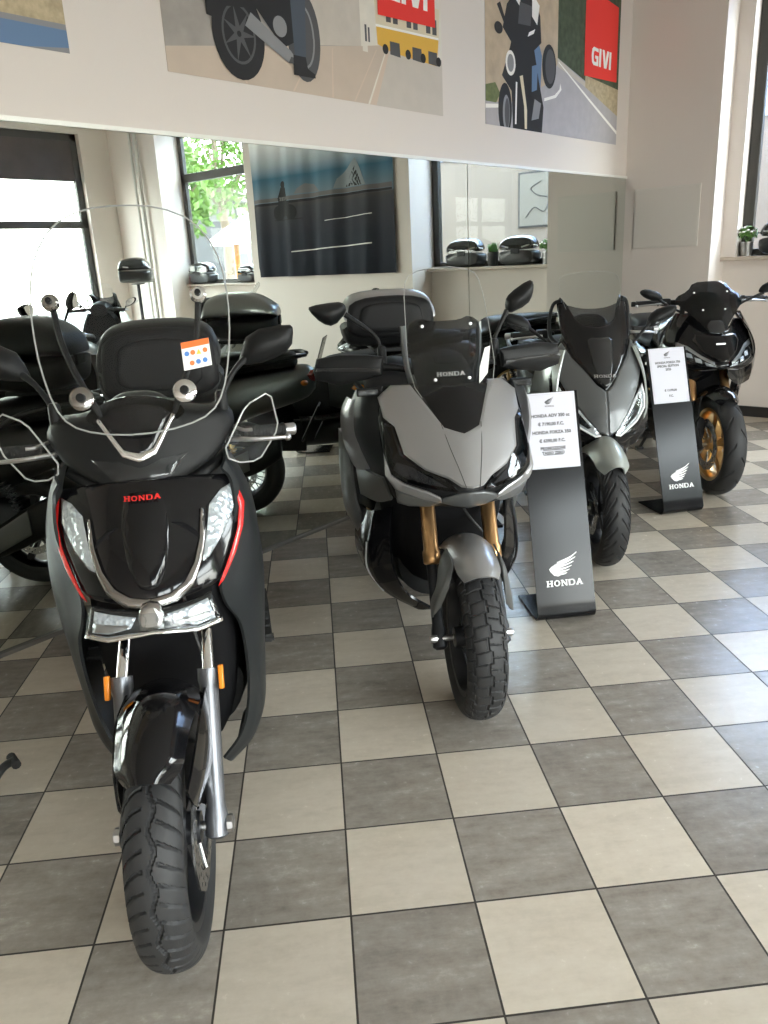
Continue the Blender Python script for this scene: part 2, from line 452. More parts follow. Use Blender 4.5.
wall_m = mat('wall_paint', (.70, .64, .59), .75, noise=(1.2, .02), bump=(60, .05))
reveal_m = mat('reveal_paint', (.74, .70, .60), .7, bump=(60, .05))
ceil_m = mat('ceiling_paint', (.84, .82, .77), .8)
frame_m = mat('window_frame_dark', (.060, .058, .052), .45, .3)
sill_m = mat('sill_stone', (.50, .43, .36), .4, noise=(30, .12))
black_m = mat('baseboard_black', (.02, .02, .02), .35)
trim_m = mat('mirror_trim_alloy', (.80, .79, .74), .35, .2)
strip_m = mat('floor_strip_metal', (.16, .15, .135), .4, .5)
pipe_m = mat('pipe_paint', (.58, .57, .54), .5)
glass_m = clear_mat('window_glass', (.95, .97, .96), 1.45, 0., .5)
mirror_m = bpy.data.materials.new('mirror_silvering'); mirror_m.use_nodes = True
_b = mirror_m.node_tree.nodes['Principled BSDF']; _b.inputs['Base Color'].default_value = (.78, .83, .785, 1); _b.inputs['Metallic'].default_value = 1; _b.inputs['Roughness'].default_value = 0

MT = 2.04                    # top of the mirror
XL, YF, ZC = -11.0, -8.0, 4.1   # left wall, front wall, ceiling

fl = MB(); fl.box(((XL + .7) / 2, YF / 2, -.05), (abs(XL) + .9, abs(YF) + .3, .1)); structure(fl.build('floor', node_floor(), smooth=False))
ce = MB(); ce.box(((XL + .7) / 2, YF / 2, ZC + .06), (abs(XL) + .9, abs(YF) + .3, .12)); structure(ce.build('ceiling', ceil_m, smooth=False))
wb = MB(); wb.box(((XL + .0) / 2 + .3, .10, ZC / 2), (abs(XL) + .6, .16, ZC)); wb.box((XL / 2, .008, (MT + .018 + ZC) / 2), (abs(XL), .03, ZC - MT - .018))
structure(wb.build('wall_back', wall_m, smooth=False))
wl = MB(); wl.box((XL - .08, YF / 2, ZC / 2), (.16, abs(YF) + .3, ZC)); structure(wl.build('wall_left', wall_m, smooth=False))

def window_wall(name, mkbox, spans, lo, hi, openings):
    """wall with openings; mkbox(mb, s0, s1, z0, z1) adds a piece"""
    mb = MB(); s = lo
    for a, b, z0, z1 in openings:
        mkbox(mb, s, a, 0, ZC)
        if z0 > 0: mkbox(mb, a, b, 0, z0)
        mkbox(mb, a, b, z1, ZC); s = b
    mkbox(mb, s, hi, 0, ZC)
    return structure(mb.build(name, wall_m, smooth=False))
W1 = (.77, 2.41, 1.355, 3.45); W2 = (5.03, 6.85, 1.265, 3.45)      # the two openings of the right wall: distance from mirror, sill, head
def rbox(mb, a, b, z0, z1):
    if b - a > 1e-4 and z1 - z0 > 1e-4: mb.box((.23, -(a + b) / 2, (z0 + z1) / 2), (.46, b - a, z1 - z0))
rw = MB(); s = 0
for (a, b, z0, z1) in (W1, W2):
    rbox(rw, s, a, 0, ZC); rbox(rw, a, b, z1, ZC)
    rw.box((.34 + .06, -(a + b) / 2, z0 / 2 - .015), (.12, b - a, z0 - .03)); s = b
rbox(rw, s, -YF + .15, 0, ZC)
# stepped jamb by the corner pier
rw.box((.26 + .10, -.77 - .06, (1.355 + 3.45) / 2), (.20, .12, 3.45 - 1.355))
structure(rw.build('wall_right', wall_m, smooth=False))
FX0, FX1 = -.45, -3.6
def fbox(mb, a, b, z0, z1):
    if a - b > 1e-4 and z1 - z0 > 1e-4: mb.box(((a + b) / 2, YF - .15, (z0 + z1) / 2), (a - b, .30, z1 - z0))
fw_ = MB()
FO = [(-.45, -3.6), (-4.0, -7.2), (-7.6, -10.4)]
s = .6
for a, b in FO:
    fbox(fw_, s, a, 0, ZC); fbox(fw_, a, b, 0, .25); fbox(fw_, a, b, 3.38, ZC); s = b
fbox(fw_, s, XL - .16, 0, ZC)
structure(fw_.build('wall_front', wall_m, smooth=False))

# baseboards, trim and the mirror's bottom strip
t = MB(); t.box((.332, -1.6, .045), (.016, 1.64, .09)); structure(t.build('baseboard_right', black_m))
t = MB(); t.box((-.008, -.385, .045), (.016, .77, .09)); t.box((-.008, -3.72, .045), (.016, 2.6, .09)); structure(t.build('baseboard_pier', black_m))
t = MB(); t.box((XL / 2, -.010, MT + .009), (abs(XL), .02, .018)); structure(t.build('trim_1', trim_m))
t = MB(); t.box((XL / 2, -.014, .010), (abs(XL), .028, .020)); structure(t.build('trim_2', strip_m, bevel=.003))
def flat_panel(name, y0, y1, z0, z1):
    q = MB(); y, z = (y0 + y1) / 2, (z0 + z1) / 2
    q.box((-.004, y, z), (.010, abs(y1 - y0), z1 - z0)); q.box((-.007, y, z), (.006, abs(y1 - y0) - .02, z1 - z0 - .02))
    return q.build(name, mat('access_panel_paint', (.66, .625, .575), .65), bevel=.002)
tag(flat_panel('access_panel', -.10, -.66, 1.46, 1.945), 'square painted access panel set flush in the corner pier', 'wall panel')

# mirrors: two tall sheets meeting at a bevelled seam
SX = -2.401
def mirror_sheet(x0, x1, label):
    q = MB(); w = x1 - x0
    q.box(((x0 + x1) / 2, -.010, MT / 2 + .008), (w, .006, MT - .018))
    o = q.build('mirror', mirror_m, smooth=False)
    return tag(o, label, 'mirror')
mirror_sheet(XL + .02, SX - .0035, 'wide wall mirror left of the seam, behind the parked scooters')
mirror_sheet(SX + .0035, -.006, 'narrower wall mirror right of the seam, ending at the room corner')

# windows: frames and panes
def frame_bars(mb, bars):
    for c, d in bars: mb.box(c, d)
def side_window(n, W, x, tz, far_bar):
    a, b, z0, z1 = W
    mb = MB(); bw = .085
    ym = -(a + b) / 2
    mb.box((x, -a - bw / 2 - (.12 if n == 1 else 0), (z0 + z1) / 2), (.06, bw, z1 - z0)); mb.box((x, -b + bw / 2, (z0 + z1) / 2), (.06, bw, z1 - z0))
    mb.box((x, ym, z1 - bw / 2), (.06, b - a, bw)); mb.box((x, ym, z0 + .03), (.06, b - a, .06))
    if tz: mb.box((x, ym, tz), (.06, b - a, .11))
    w = structure(mb.build('window_%d' % n, frame_m, smooth=False, bevel=.006))
    g = MB(); g.box((x, ym, (z0 + z1) / 2), (.008, b - a - .04, z1 - z0 - .04)); g.build('pane', glass_m, w, smooth=False)
    s_ = MB(); s_.box((.355, ym, z0 - .015), (.21, b - a + .0, .032)); s_.build('window_sill', sill_m, w, bevel=.005)
    return w
side_window(1, W1, .42, None, 0); side_window(2, W2, .40, 2.70, 0)
for k, (a, b) in enumerate(FO):
    mb = MB(); y = YF - .12; xm = (a + b) / 2; w = a - b
    for x in (a - .05, b + .05) + ((xm,) if k else ()): mb.box((x, y, 1.815), (.10, .07, 3.13))
    for z in (.30, 2.17, 3.33): mb.box((xm, y, z), (w, .07, .10))
    o = structure(mb.build('window_%d' % (k + 3), frame_m, smooth=False, bevel=.008))
    g = MB(); g.box((xm, y, 1.8), (w - .06, .008, 3.05)); g.build('pane', glass_m, o, smooth=False)
    h = MB(); h.box((xm, y - .02, 3.03), (w - .1, .10, .54)); h.build('shutter_box', mat('shutter_box_brown', (.07, .055, .05), .5, noise=(3, .5)), o, smooth=False)

# pipes in the far corner
for x, y, r in ((-.06, -7.22, .028), (-.05, -7.36, .02)):
    q = MB(); q.cyl((x, y, 0), (x, y, ZC), r, n=14)
    for z in (.6, 1.9, 3.2): q.cyl((x, y, z - .012), (x, y, z + .012), r * 1.3, n=14)
    tag(q.build('pipe', pipe_m), 'thicker painted riser pipe in the far corner, seen in the mirror' if r > .025 else 'thin painted conduit beside the thicker riser pipe in the mirror', 'pipe')
# ------------------------------------------------------------------ scooter parts. Local axes: y runs from nose to tail, x to the machine's left, z up
def groove_wave(th, a):                 # winding centre groove with curved side sipes
    g = 0.
    if abs(a - .05 - .06 * math.sin(th * 23)) < .040: g = 1.
    s = th * 23 / (2 * PI) * 2 + (abs(a) ** 1.6) * 1.5 + (.5 if a < 0 else 0) + .12 * math.sin(a * 5)
    fr = s % 1
    if .16 < abs(a) < .93 and fr < .17 * (1.1 - abs(a) * .4): g = 1.
    return g
def groove_block(th, a):
    n = 44; g = 0.; ph = (th * n / (2 * PI))
    zz = .1 * (1 if (ph % 2) < 1 else -1)
    if abs(a - zz * .6) < .035: g = 1.
    for k in (-1, 1):
        if abs(a - k * (.5 + zz * .5 * k)) < .03: g = 1.
    row = 0 if abs(a) < .5 else 1
    fr = (ph + (.5 if a > 0 else 0) + row * .5 + abs(a) * .5) % 1
    if fr < .13: g = 1.
    return g
def groove_rain(th, a):
    fr = (th * 26 / (2 * PI) + abs(a) * 2.2 + (.5 if a < 0 else 0)) % 1
    g = 1. if .1 < abs(a) < .92 and fr < .24 else 0.
    fr = (th * 26 / (2 * PI) + abs(a) * 2.2 + (.5 if a < 0 else 0) + .5) % 1
    if .45 < abs(a) < .95 and fr < .16: g = 1.
    return g
def groove_sport(th, a):
    fr = (th * 12 / (2 * PI) + abs(a) * .9 + (.5 if a < 0 else 0)) % 1
    return 1. if .15 < abs(a) < .85 and fr < .10 else 0.

def tyre_mesh(mb, cy, R, w, rr, tread=None, nt=96, cut=.0055):
    h = R - rr; na = 60 if tread else 14
    prof = [(-w * .36, rr, 9.), (-w * .46, rr + h * .25, 9.)]
    for i in range(na + 1):
        a = -1 + 2 * i / na; p = a * PI / 2 * 1.02
        prof.append((w / 2 * math.sin(p), R - h * .62 + h * .62 * max(0, math.cos(p)) ** .8, a))
    prof += [(w * .46, rr + h * .25, 9.), (w * .36, rr, 9.)]
    rings = []
    for k in range(nt):
        th = 2 * PI * k / nt; r = []
        for x, rad, a in prof:
            q = rad - (cut * tread(th, a) * min(1, 6 * (1 - abs(a))) if tread and abs(a) <= 1 else 0)
            r.append((x, cy + q * math.sin(th), R + q * math.cos(th)))
        rings.append(r)
    n = len(prof); vs = [p for r in rings for p in r]
    fs = [(k * n + j, k * n + j + 1, ((k + 1) % nt) * n + j + 1, ((k + 1) % nt) * n + j) for k in range(nt) for j in range(n - 1)]
    mb.add(vs, fs)

def wheel(root, cy, R, w, rr, tread=None, rim_m=dark_alloy, spokes=7, T=None, disc=.0, disc_x=.07, twin=False, nt=520, wire=False):
    q = MB(T); tyre_mesh(q, cy, R, w, rr, tread, nt if tread else 96); ty = q.build('tyre', rubber, root, angle=50)
    q = MB(T); c = (0, cy, R)
    b = w * .36
    q.lathe([(rr + .004, -b), (rr + .010, -b - .004), (rr - .012, -b - .002), (rr - .026, -b * .45), (rr - .026, b * .45), (rr - .012, b + .002), (rr + .010, b + .004), (rr + .004, b), (rr - .004, b * .5), (rr - .004, -b * .5)], c, n=64, closed_prof=True)
    q.lathe([(.012, -.062), (.034, -.06), (.036, -.03), (.048, -.02), (.048, .02), (.036, .03), (.034, .06), (.012, .062)], c, n=24)
    if wire:
        for k in range(36):
            a = 2 * PI * k / 36; a2 = a + (.5 if k % 2 else -.5); sx = .034 if (k // 2) % 2 else -.034
            q.cyl((sx, cy + .042 * math.sin(a2), R + .042 * math.cos(a2)), (0, cy + (rr - .02) * math.sin(a), R + (rr - .02) * math.cos(a)), .0028, n=6)
    else:
        for k in range(spokes):
            a = 2 * PI * k / spokes
            for d in ((-.13, .13) if twin else (0,)):
                p0 = Vector((0, cy + .04 * math.sin(a), R + .04 * math.cos(a))); p1 = Vector((0, cy + (rr - .02) * math.sin(a + d), R + (rr - .02) * math.cos(a + d)))
                u = (p1 - p0).normalized(); side = Vector((1, 0, 0)).cross(u)
                w0, w1 = (.013, .009) if twin else (.020, .013)
                vs = []
                for p, ww, t in ((p0, w0, .022), (p1, w1, .016)):
                    vs += [p + side * ww + Vector((t, 0, 0)), p - side * ww + Vector((t, 0, 0)), p - side * ww - Vector((t, 0, 0)), p + side * ww - Vector((t, 0, 0))]
                q.add(vs, [(0, 1, 2, 3), (7, 6, 5, 4), (0, 4, 5, 1), (1, 5, 6, 2), (2, 6, 7, 3), (3, 7, 4, 0)])
    rim = q.build('rim', rim_m, root)
    if disc:
        for sx in ((disc_x,) if not isinstance(disc_x, tuple) else disc_x):
            q = MB(T); n = 72
            ro = [disc * (1 + .018 * math.cos(12 * 2 * PI * k / n)) for k in range(n)]; ri = disc * .68
            # drilled ring: rows of cells with every other one left open
            fr = [ri, ri + (disc - ri) * .25, ri + (disc - ri) * .45, ri + (disc - ri) * .6, ri + (disc - ri) * .8, disc]
            vs = []; fs = []
            for sgn in (-.0022, .0022):
                for j, r in enumerate(fr):
                    for k in range(n):
                        rad = ro[k] if j == 5 else r
                        vs.append((sx + sgn, cy + rad * math.sin(2 * PI * k / n), R + rad * math.cos(2 * PI * k / n)))
            N = n * 6
            for j in range(5):
                for k in range(n):
                    if (j == 1 and k % 4 == 0) or (j == 3 and k % 4 == 2): continue
                    a, b_, c_, d_ = j * n + k, j * n + (k + 1) % n, (j + 1) * n + (k + 1) % n, (j + 1) * n + k
                    fs += [(a, b_, c_, d_), (N + d_, N + c_, N + b_, N + a)]
            for k in range(n):
                fs += [(k, N + k, N + (k + 1) % n, (k + 1) % n), (5 * n + k, 5 * n + (k + 1) % n, N + 5 * n + (k + 1) % n, N + 5 * n + k)]
            q.add(vs, fs)
            for k in range(6):
                a = 2 * PI * k / 6
                q.cyl((sx * .8, cy + .045 * math.sin(a), R + .045 * math.cos(a)), (sx, cy + ri * 1.05 * math.sin(a + .25), R + ri * 1.05 * math.cos(a + .25)), .006, n=8)
            q.build('brake_disc', steel, rim, smooth=False)
    return rim

def fender_arc(root, name, m, cy, R, rf, b0, b1, w0, w1, drop, T=None, thick=.006, tip=.35, rows=9, pw=2.2):
    """arched mudguard round the wheel; angles in degrees from straight up, negative to the nose"""
    G = []
    for i in range(rows):
        t = i / (rows - 1); b = math.radians(b0 + (b1 - b0) * t); w = (w0 + (w1 - w0) * t) * (1 - tip * max(0, (t - .85) / .15) ** 2)
        row = []
        for k in range(-3, 4):
            s_ = k / 3; bb = b + math.radians((1 - abs(s_) ** 2) * -3 * (t > .8))
            r = rf - drop * abs(s_) ** pw
            row.append((w * s_, cy + r * math.sin(bb), R + r * math.cos(bb)))
        G.append(row)
    q = MB(T); q.patch(G, thick, 4, 4)
    return q.build(name, m, root, angle=60)

def leg_tube(root, name, m, a, b, r, T=None, prof=None):
    q = MB(T)
    if prof:
        A, B = Vector(a), Vector(b); L = (B - A).length
        q.lathe([(rr, t * L) for rr, t in prof], a, B - A, n=20)
    else: q.cyl(a, b, r, n=20)
    return q.build(name, m, root)

def mirror_arm(root, sx, stem, head, thick, m=matte, f=None, rot=0.):
    """rear-view mirror: stem points, head outline (x, z) at depth f, glass on the rider's side"""
    q = MB()
    q.tube([(sx * x, y, z) for x, y, z in stem], [.011, .007, .007, .010], n=10); x, y, z = stem[0]; q.lathe([(.016, -.012), (.0165, .012), (.0155, .05), (.010, .058)], (sx * x, y, z), (0, 0, 1), n=14)
    st = q.build('mirror_stem', matte, root)
    yy = stem[-1][1]
    f = f or (lambda u, v: yy)
    q = MB(); q.panel(head, f, 0, thick * .35, sx=sx, res=.018, bev=.008, sm=1, puff=thick * .65)
    hd = q.build('mirror_head', m, root, angle=60)
    cx = sum(p[0] for p in head) / len(head); cz = sum(p[1] for p in head) / len(head)
    q = MB(); q.panel([(cx + (a - cx) * .86, cz + (b - cz) * .86) for a, b in head], f, -thick * .62, .003, sx=sx, res=.03, bev=0, sm=2)
    q.build('mirror_glass', chrome, hd)
    return hd

def grip_set(root, sx, x0, x1, y, z, dy=.03, dz=-.005, lever=True, lever_m=alloy, lever_y=-.06, end_m=alloy, z_end=None):
    a, b = Vector((sx * x0, y, z)), Vector((sx * x1, y + dy, z + dz))
    q = MB(); L = (b - a).length
    prof = [(.012, 0), (.019, .004), (.022, .006), (.022, .012), (.0165, .016)]
    k = 10
    for i in range(k): t = .02 + (L - .03) * i / k; prof += [(.0165, t), (.0175, t + (L - .03) / k * .3), (.0175, t + (L - .03) / k * .7), (.0165, t + (L - .03) / k * .95)]
    prof += [(.019, L - .006), (.019, L)]
    q.lathe(prof, a, b - a, n=18); g = q.build('grip', grip_rubber, root)
    q = MB(); u = (b - a).normalized(); q.lathe([(.012, 0), (.016, .002), (.0165, .026), (.013, .030)], b + u * .001, u, n=18); q.build('bar_end', end_m, root)
    q = MB(); q.cyl(a - u * .10, a, .011, n=12); q.box(a - u * .035 + Vector((0, -.005, 0)), (.055, .05, .045)); q.build('switch_cube', matte, root, bevel=.006)
    if lever:
        q = MB(); p = [a + Vector((sx * -.03, lever_y * .6, -.005)), a + Vector((sx * .03, lever_y, -.006)), (a + b) / 2 + Vector((sx * .02, lever_y * 1.0, -.008)), b + Vector((sx * .005, lever_y * .72, -.012))]
        q.tube(p, [.007, .0065, .006, .005], n=8); q.ell(p[-1], (.010, .010, .010), 10, 6); q.build('brake_lever', lever_m, root)
    return a, b

def honda_badge(root, y, z, h, m, f=None, x=0., wide=1.25, tilt=0.):
    q = MB(); slab_word(q, 'HONDA', h, lambda u, v, w: (x + u, (f(x + u, z + v) if f else y) - w - .001, z + v), .0012, wide=wide)
    return q.build('badge', m, root, smooth=False)

def hex_bolts(q, pts, r=.006, d=(0, -1, 0)):
    for p in pts: q.lathe([(.001, .006), (r * .55, .006), (r * .6, .004), (r, .0035), (r, -.004)], p, d, n=10)

def tail_end(root, P):
    """seat, tail, engine, rear wheel, exhaust: P holds sizes and paints"""
    wb, R, sz = P['wb'], P.get('R', .29), P.get('seat', .80)
    body, under = P['body'], P.get('under', matte)
    hw = P.get('hw', .19)
    # floor boards and tunnel
    q = MB(); q.body([(.52, .20, .44, .15, .20), (.75, .19, .42, .19, .24), (1.0, .20, .44, .20, .24), (1.18, .24, .46, .16, .20)]); q.build('footboard', under, root, angle=60)
    q = MB(); q.body([(.50, .40, .80, .10, .07), (.72, .38, .66, .12, .08), (.95, .38, .70, .13, .10), (1.1, .40, .74, .13, .12)]); q.build('centre_tunnel', under, root, angle=60)
    for sx in (-1, 1):
        q = MB(); q.box((sx * .23, .80, .425), (.09, .36, .012)); 
        for k in range(6): q.box((sx * .23, .68 + k * .05, .434), (.08, .014, .008))
        q.build('foot_mat', grip_rubber, root, bevel=.003)
    # tail body
    q = MB(); q.body([(.90, .42, sz - .08, .12, .15), (1.10, .44, sz - .02, hw, hw), (1.35, .50, sz + .02, hw * .98, hw * 1.02), (1.6, .60, sz + .06, hw * .8, hw * .9), (wb + .42, .70, sz + .08, hw * .5, hw * .62), (wb + .50, .76, sz + .05, hw * .3, hw * .4)]); q.build('tail_body', body, root, angle=60)
    # seat: rider's dip and raised pillion
    q = MB(); q.body([(.84, sz - .07, sz - .02, .07, .06), (.93, sz - .05, sz + .03, .12, .11), (1.12, sz - .02, sz + .045, hw * .95, hw * .85), (1.30, sz, sz + .07, hw * 1.0, hw * .9), (1.38, sz + .02, sz + .15, hw * .95, hw * .85), (1.62, sz + .05, sz + .17, hw * .85, hw * .75), (wb + .36, sz + .07, sz + .16, hw * .6, hw * .5), (wb + .40, sz + .08, sz + .13, hw * .4, hw * .35)], p=3.2); q.build('seat', vinyl, root, angle=60)
    # grab rails
    for sx in (-1, 1):
        q = MB(); q.tube([(sx * hw * .9, 1.45, sz + .05), (sx * (hw + .02), 1.60, sz + .11), (sx * hw * .85, wb + .38, sz + .14), (sx * .05, wb + .46, sz + .14)], .013, n=10); q.build('grab_rail', P.get('rail', dark_alloy), root)
    # lights
    q = MB(); q.panel(chaikin([(-.13, sz + .05), (.13, sz + .05), (.06, sz - .03), (-.06, sz - .03)], 1), lambda u, v: wb + .50 - 2. * u * u, -.012, -.02); q.build('tail_light', tail_red, root)
    for sx in (-1, 1):
        q = MB(); q.ell((sx * .15, wb + .45, sz - .01), (.04, .022, .016)); q.build('indicator', orange_plastic, root)
    # engine, swingarm
    q = MB(); q.body([(.98, .20, .42, .13, .13), (1.12, .17, .46, .15, .14), (1.3, .20, .48, .13, .12), (1.42, .24, .44, .09, .09)]); q.build('engine_case', dark_alloy, root, angle=50)
    q = MB(); q.body([(1.15, .22, .36, .022, .022, .13), (1.4, .22, .38, .035, .035, .145), (wb + .05, .22, .37, .03, .03, .145), (wb + .13, .25, .33, .02, .02, .14)]); q.build('transmission_case', dark_alloy, root, angle=50)
    for sx in (-1, 1):
        q = MB(); a, b = Vector((sx * .14, wb + .02, .36)), Vector((sx * .135, wb - .10, .66)); q.cyl(a, b, .012, n=12)
        for k in range(9): c = a + (b - a) * (.18 + .07 * k); q.lathe([(.018, -.006), (.026, -.003), (.026, .003), (.018, .006)], c, b - a, n=14)
        q.build('shock_absorber', P.get('shock', dark_alloy), root)
    # exhaust along the right side
    q = MB(); q.tube([(-.06, 1.05, .20), (-.12, 1.15, .16), (-.17, 1.25, .22)], .022, n=12)
    q.body([(1.20, .20, .30, .035, .035, -.19), (1.32, .20, .35, .055, .055, -.20), (wb + .12, .30, .48, .058, .058, -.205), (wb + .27, .38, .53, .045, .045, -.205), (wb + .29, .40, .51, .03, .03, -.205)], p=2.2); ex = q.build('exhaust', P.get('exh', matte), root, angle=50)
    q = MB(); q.body([(1.36, .245, .35, .004, .004, -.262), (wb + .10, .34, .46, .004, .004, -.268)], p=4); q.build('heat_shield', silver_dark, ex, angle=50)
    # rear wheel and hugger
    wheel(root, wb, R, P.get('rw', .14), P.get('rr', .19), None, P.get('rim', dark_alloy), P.get('spokes', 7), disc=.11, disc_x=-.075, wire=P.get('wire', False), twin=P.get('twin', False))
    fender_arc(root, 'hugger', under, wb, R, R + .035, -30, 62, .085, .075, .035)
    q = MB(); q.box((0, wb + .46, .56), (.15, .012, .24), Matrix.Rotation(-.5, 3, 'X')); q.box((0, wb + .50, .50), (.17, .006, .10), Matrix.Rotation(-.5, 3, 'X')); q.build('plate_bracket', under, root, bevel=.003)
    # centre stand on the floor
    q = MB()
    for sx in (-1, 1): q.tube([(sx * .08, 1.12, .21), (sx * .12, 1.16, .10), (sx * .15, 1.20, .012)], .012, n=8); q.box((sx * .155, 1.20, .008), (.05, .06, .016))
    q.cyl((-.1, 1.14, .14), (.1, 1.14, .14), .009, n=8); q.build('centre_stand', black_m, root)

def top_case(root, y0, y1, z0, z1, hw, shell, lid, pad_m=vinyl, x=0., lean=.05):
    T = Matrix.Translation((x, 0, 0))
    zm = z0 + (z1 - z0) * .45
    q = MB(T); q.body([(y0, z0 + .05, zm, hw * .80, hw * .97), (y0 + .06, z0 + .01, zm, hw * .86, hw), (y1 - .10, z0, zm, hw * .82, hw * .97), (y1 - .02, z0 + .02, zm, hw * .6, hw * .8), (y1, z0 + .05, zm, hw * .45, hw * .6)], p=4.5); c = q.build('top_case', shell, root, angle=50)
    q = MB(T); q.body([(y0 - .005, zm + .004, zm + .05, hw * .98, hw * .8), (y0 + .02, zm + .004, z1 - .03, hw * 1.01, hw * .80), (y0 + .12, zm + .004, z1, hw * 1.02, hw * .80), (y1 - .12, zm + .004, z1 - .015, hw * .97, hw * .74), (y1 - .02, zm + .004, z1 - .07, hw * .8, hw * .55), (y1 + .004, zm + .004, zm + .05, hw * .6, hw * .4)], p=3.4); q.build('lid', lid, c, angle=50)
    # rider's backrest on the front face
    q = MB(T); zz0, zz1 = z0 + .05, z1 - .025
    o = [(-hw * .84, zz0), (hw * .84, zz0), (hw * .90, zz0 + (zz1 - zz0) * .5), (hw * .74, zz1), (-hw * .74, zz1), (-hw * .90, zz0 + (zz1 - zz0) * .5)]
    q.panel(o, lambda u, v: y0 + (v - z0) * lean - .004, .018, .05, res=.03, bev=.018, sm=2, puff=.012); bk = q.build('backrest', pad_m, c, angle=60)
    q = MB(T); o2 = [(a * .72, zz0 + (zz1 - zz0) * .14 + (b - zz0) * .72) for a, b in o]
    q.panel(o2, lambda u, v: y0 + (v - z0) * lean - .004, .036, .012, res=.03, bev=.008, sm=2); q.build('backrest_pad', vinyl, bk, angle=60)
    q = MB(T); q.box((0, y1 + .002, zm - .02), (.09, .02, .05)); q.build('latch', matte, c, bevel=.004)
    q = MB(T); q.box((0, (y0 + y1) / 2, z0 - .012), (.16, (y1 - y0) * .8, .022)); q.build('rack_plate', matte, root, bevel=.005)
    return c

def edge_line(root, outline, f, m, r=.0025, sx=1, off=0.):
    q = MB(); P = [(sx * u, f(u, v) - off, v) for u, v in outline]; P.append(P[0]); q.tube(P, r, n=6, sub=1); return q.build('cut_edge', m, root)
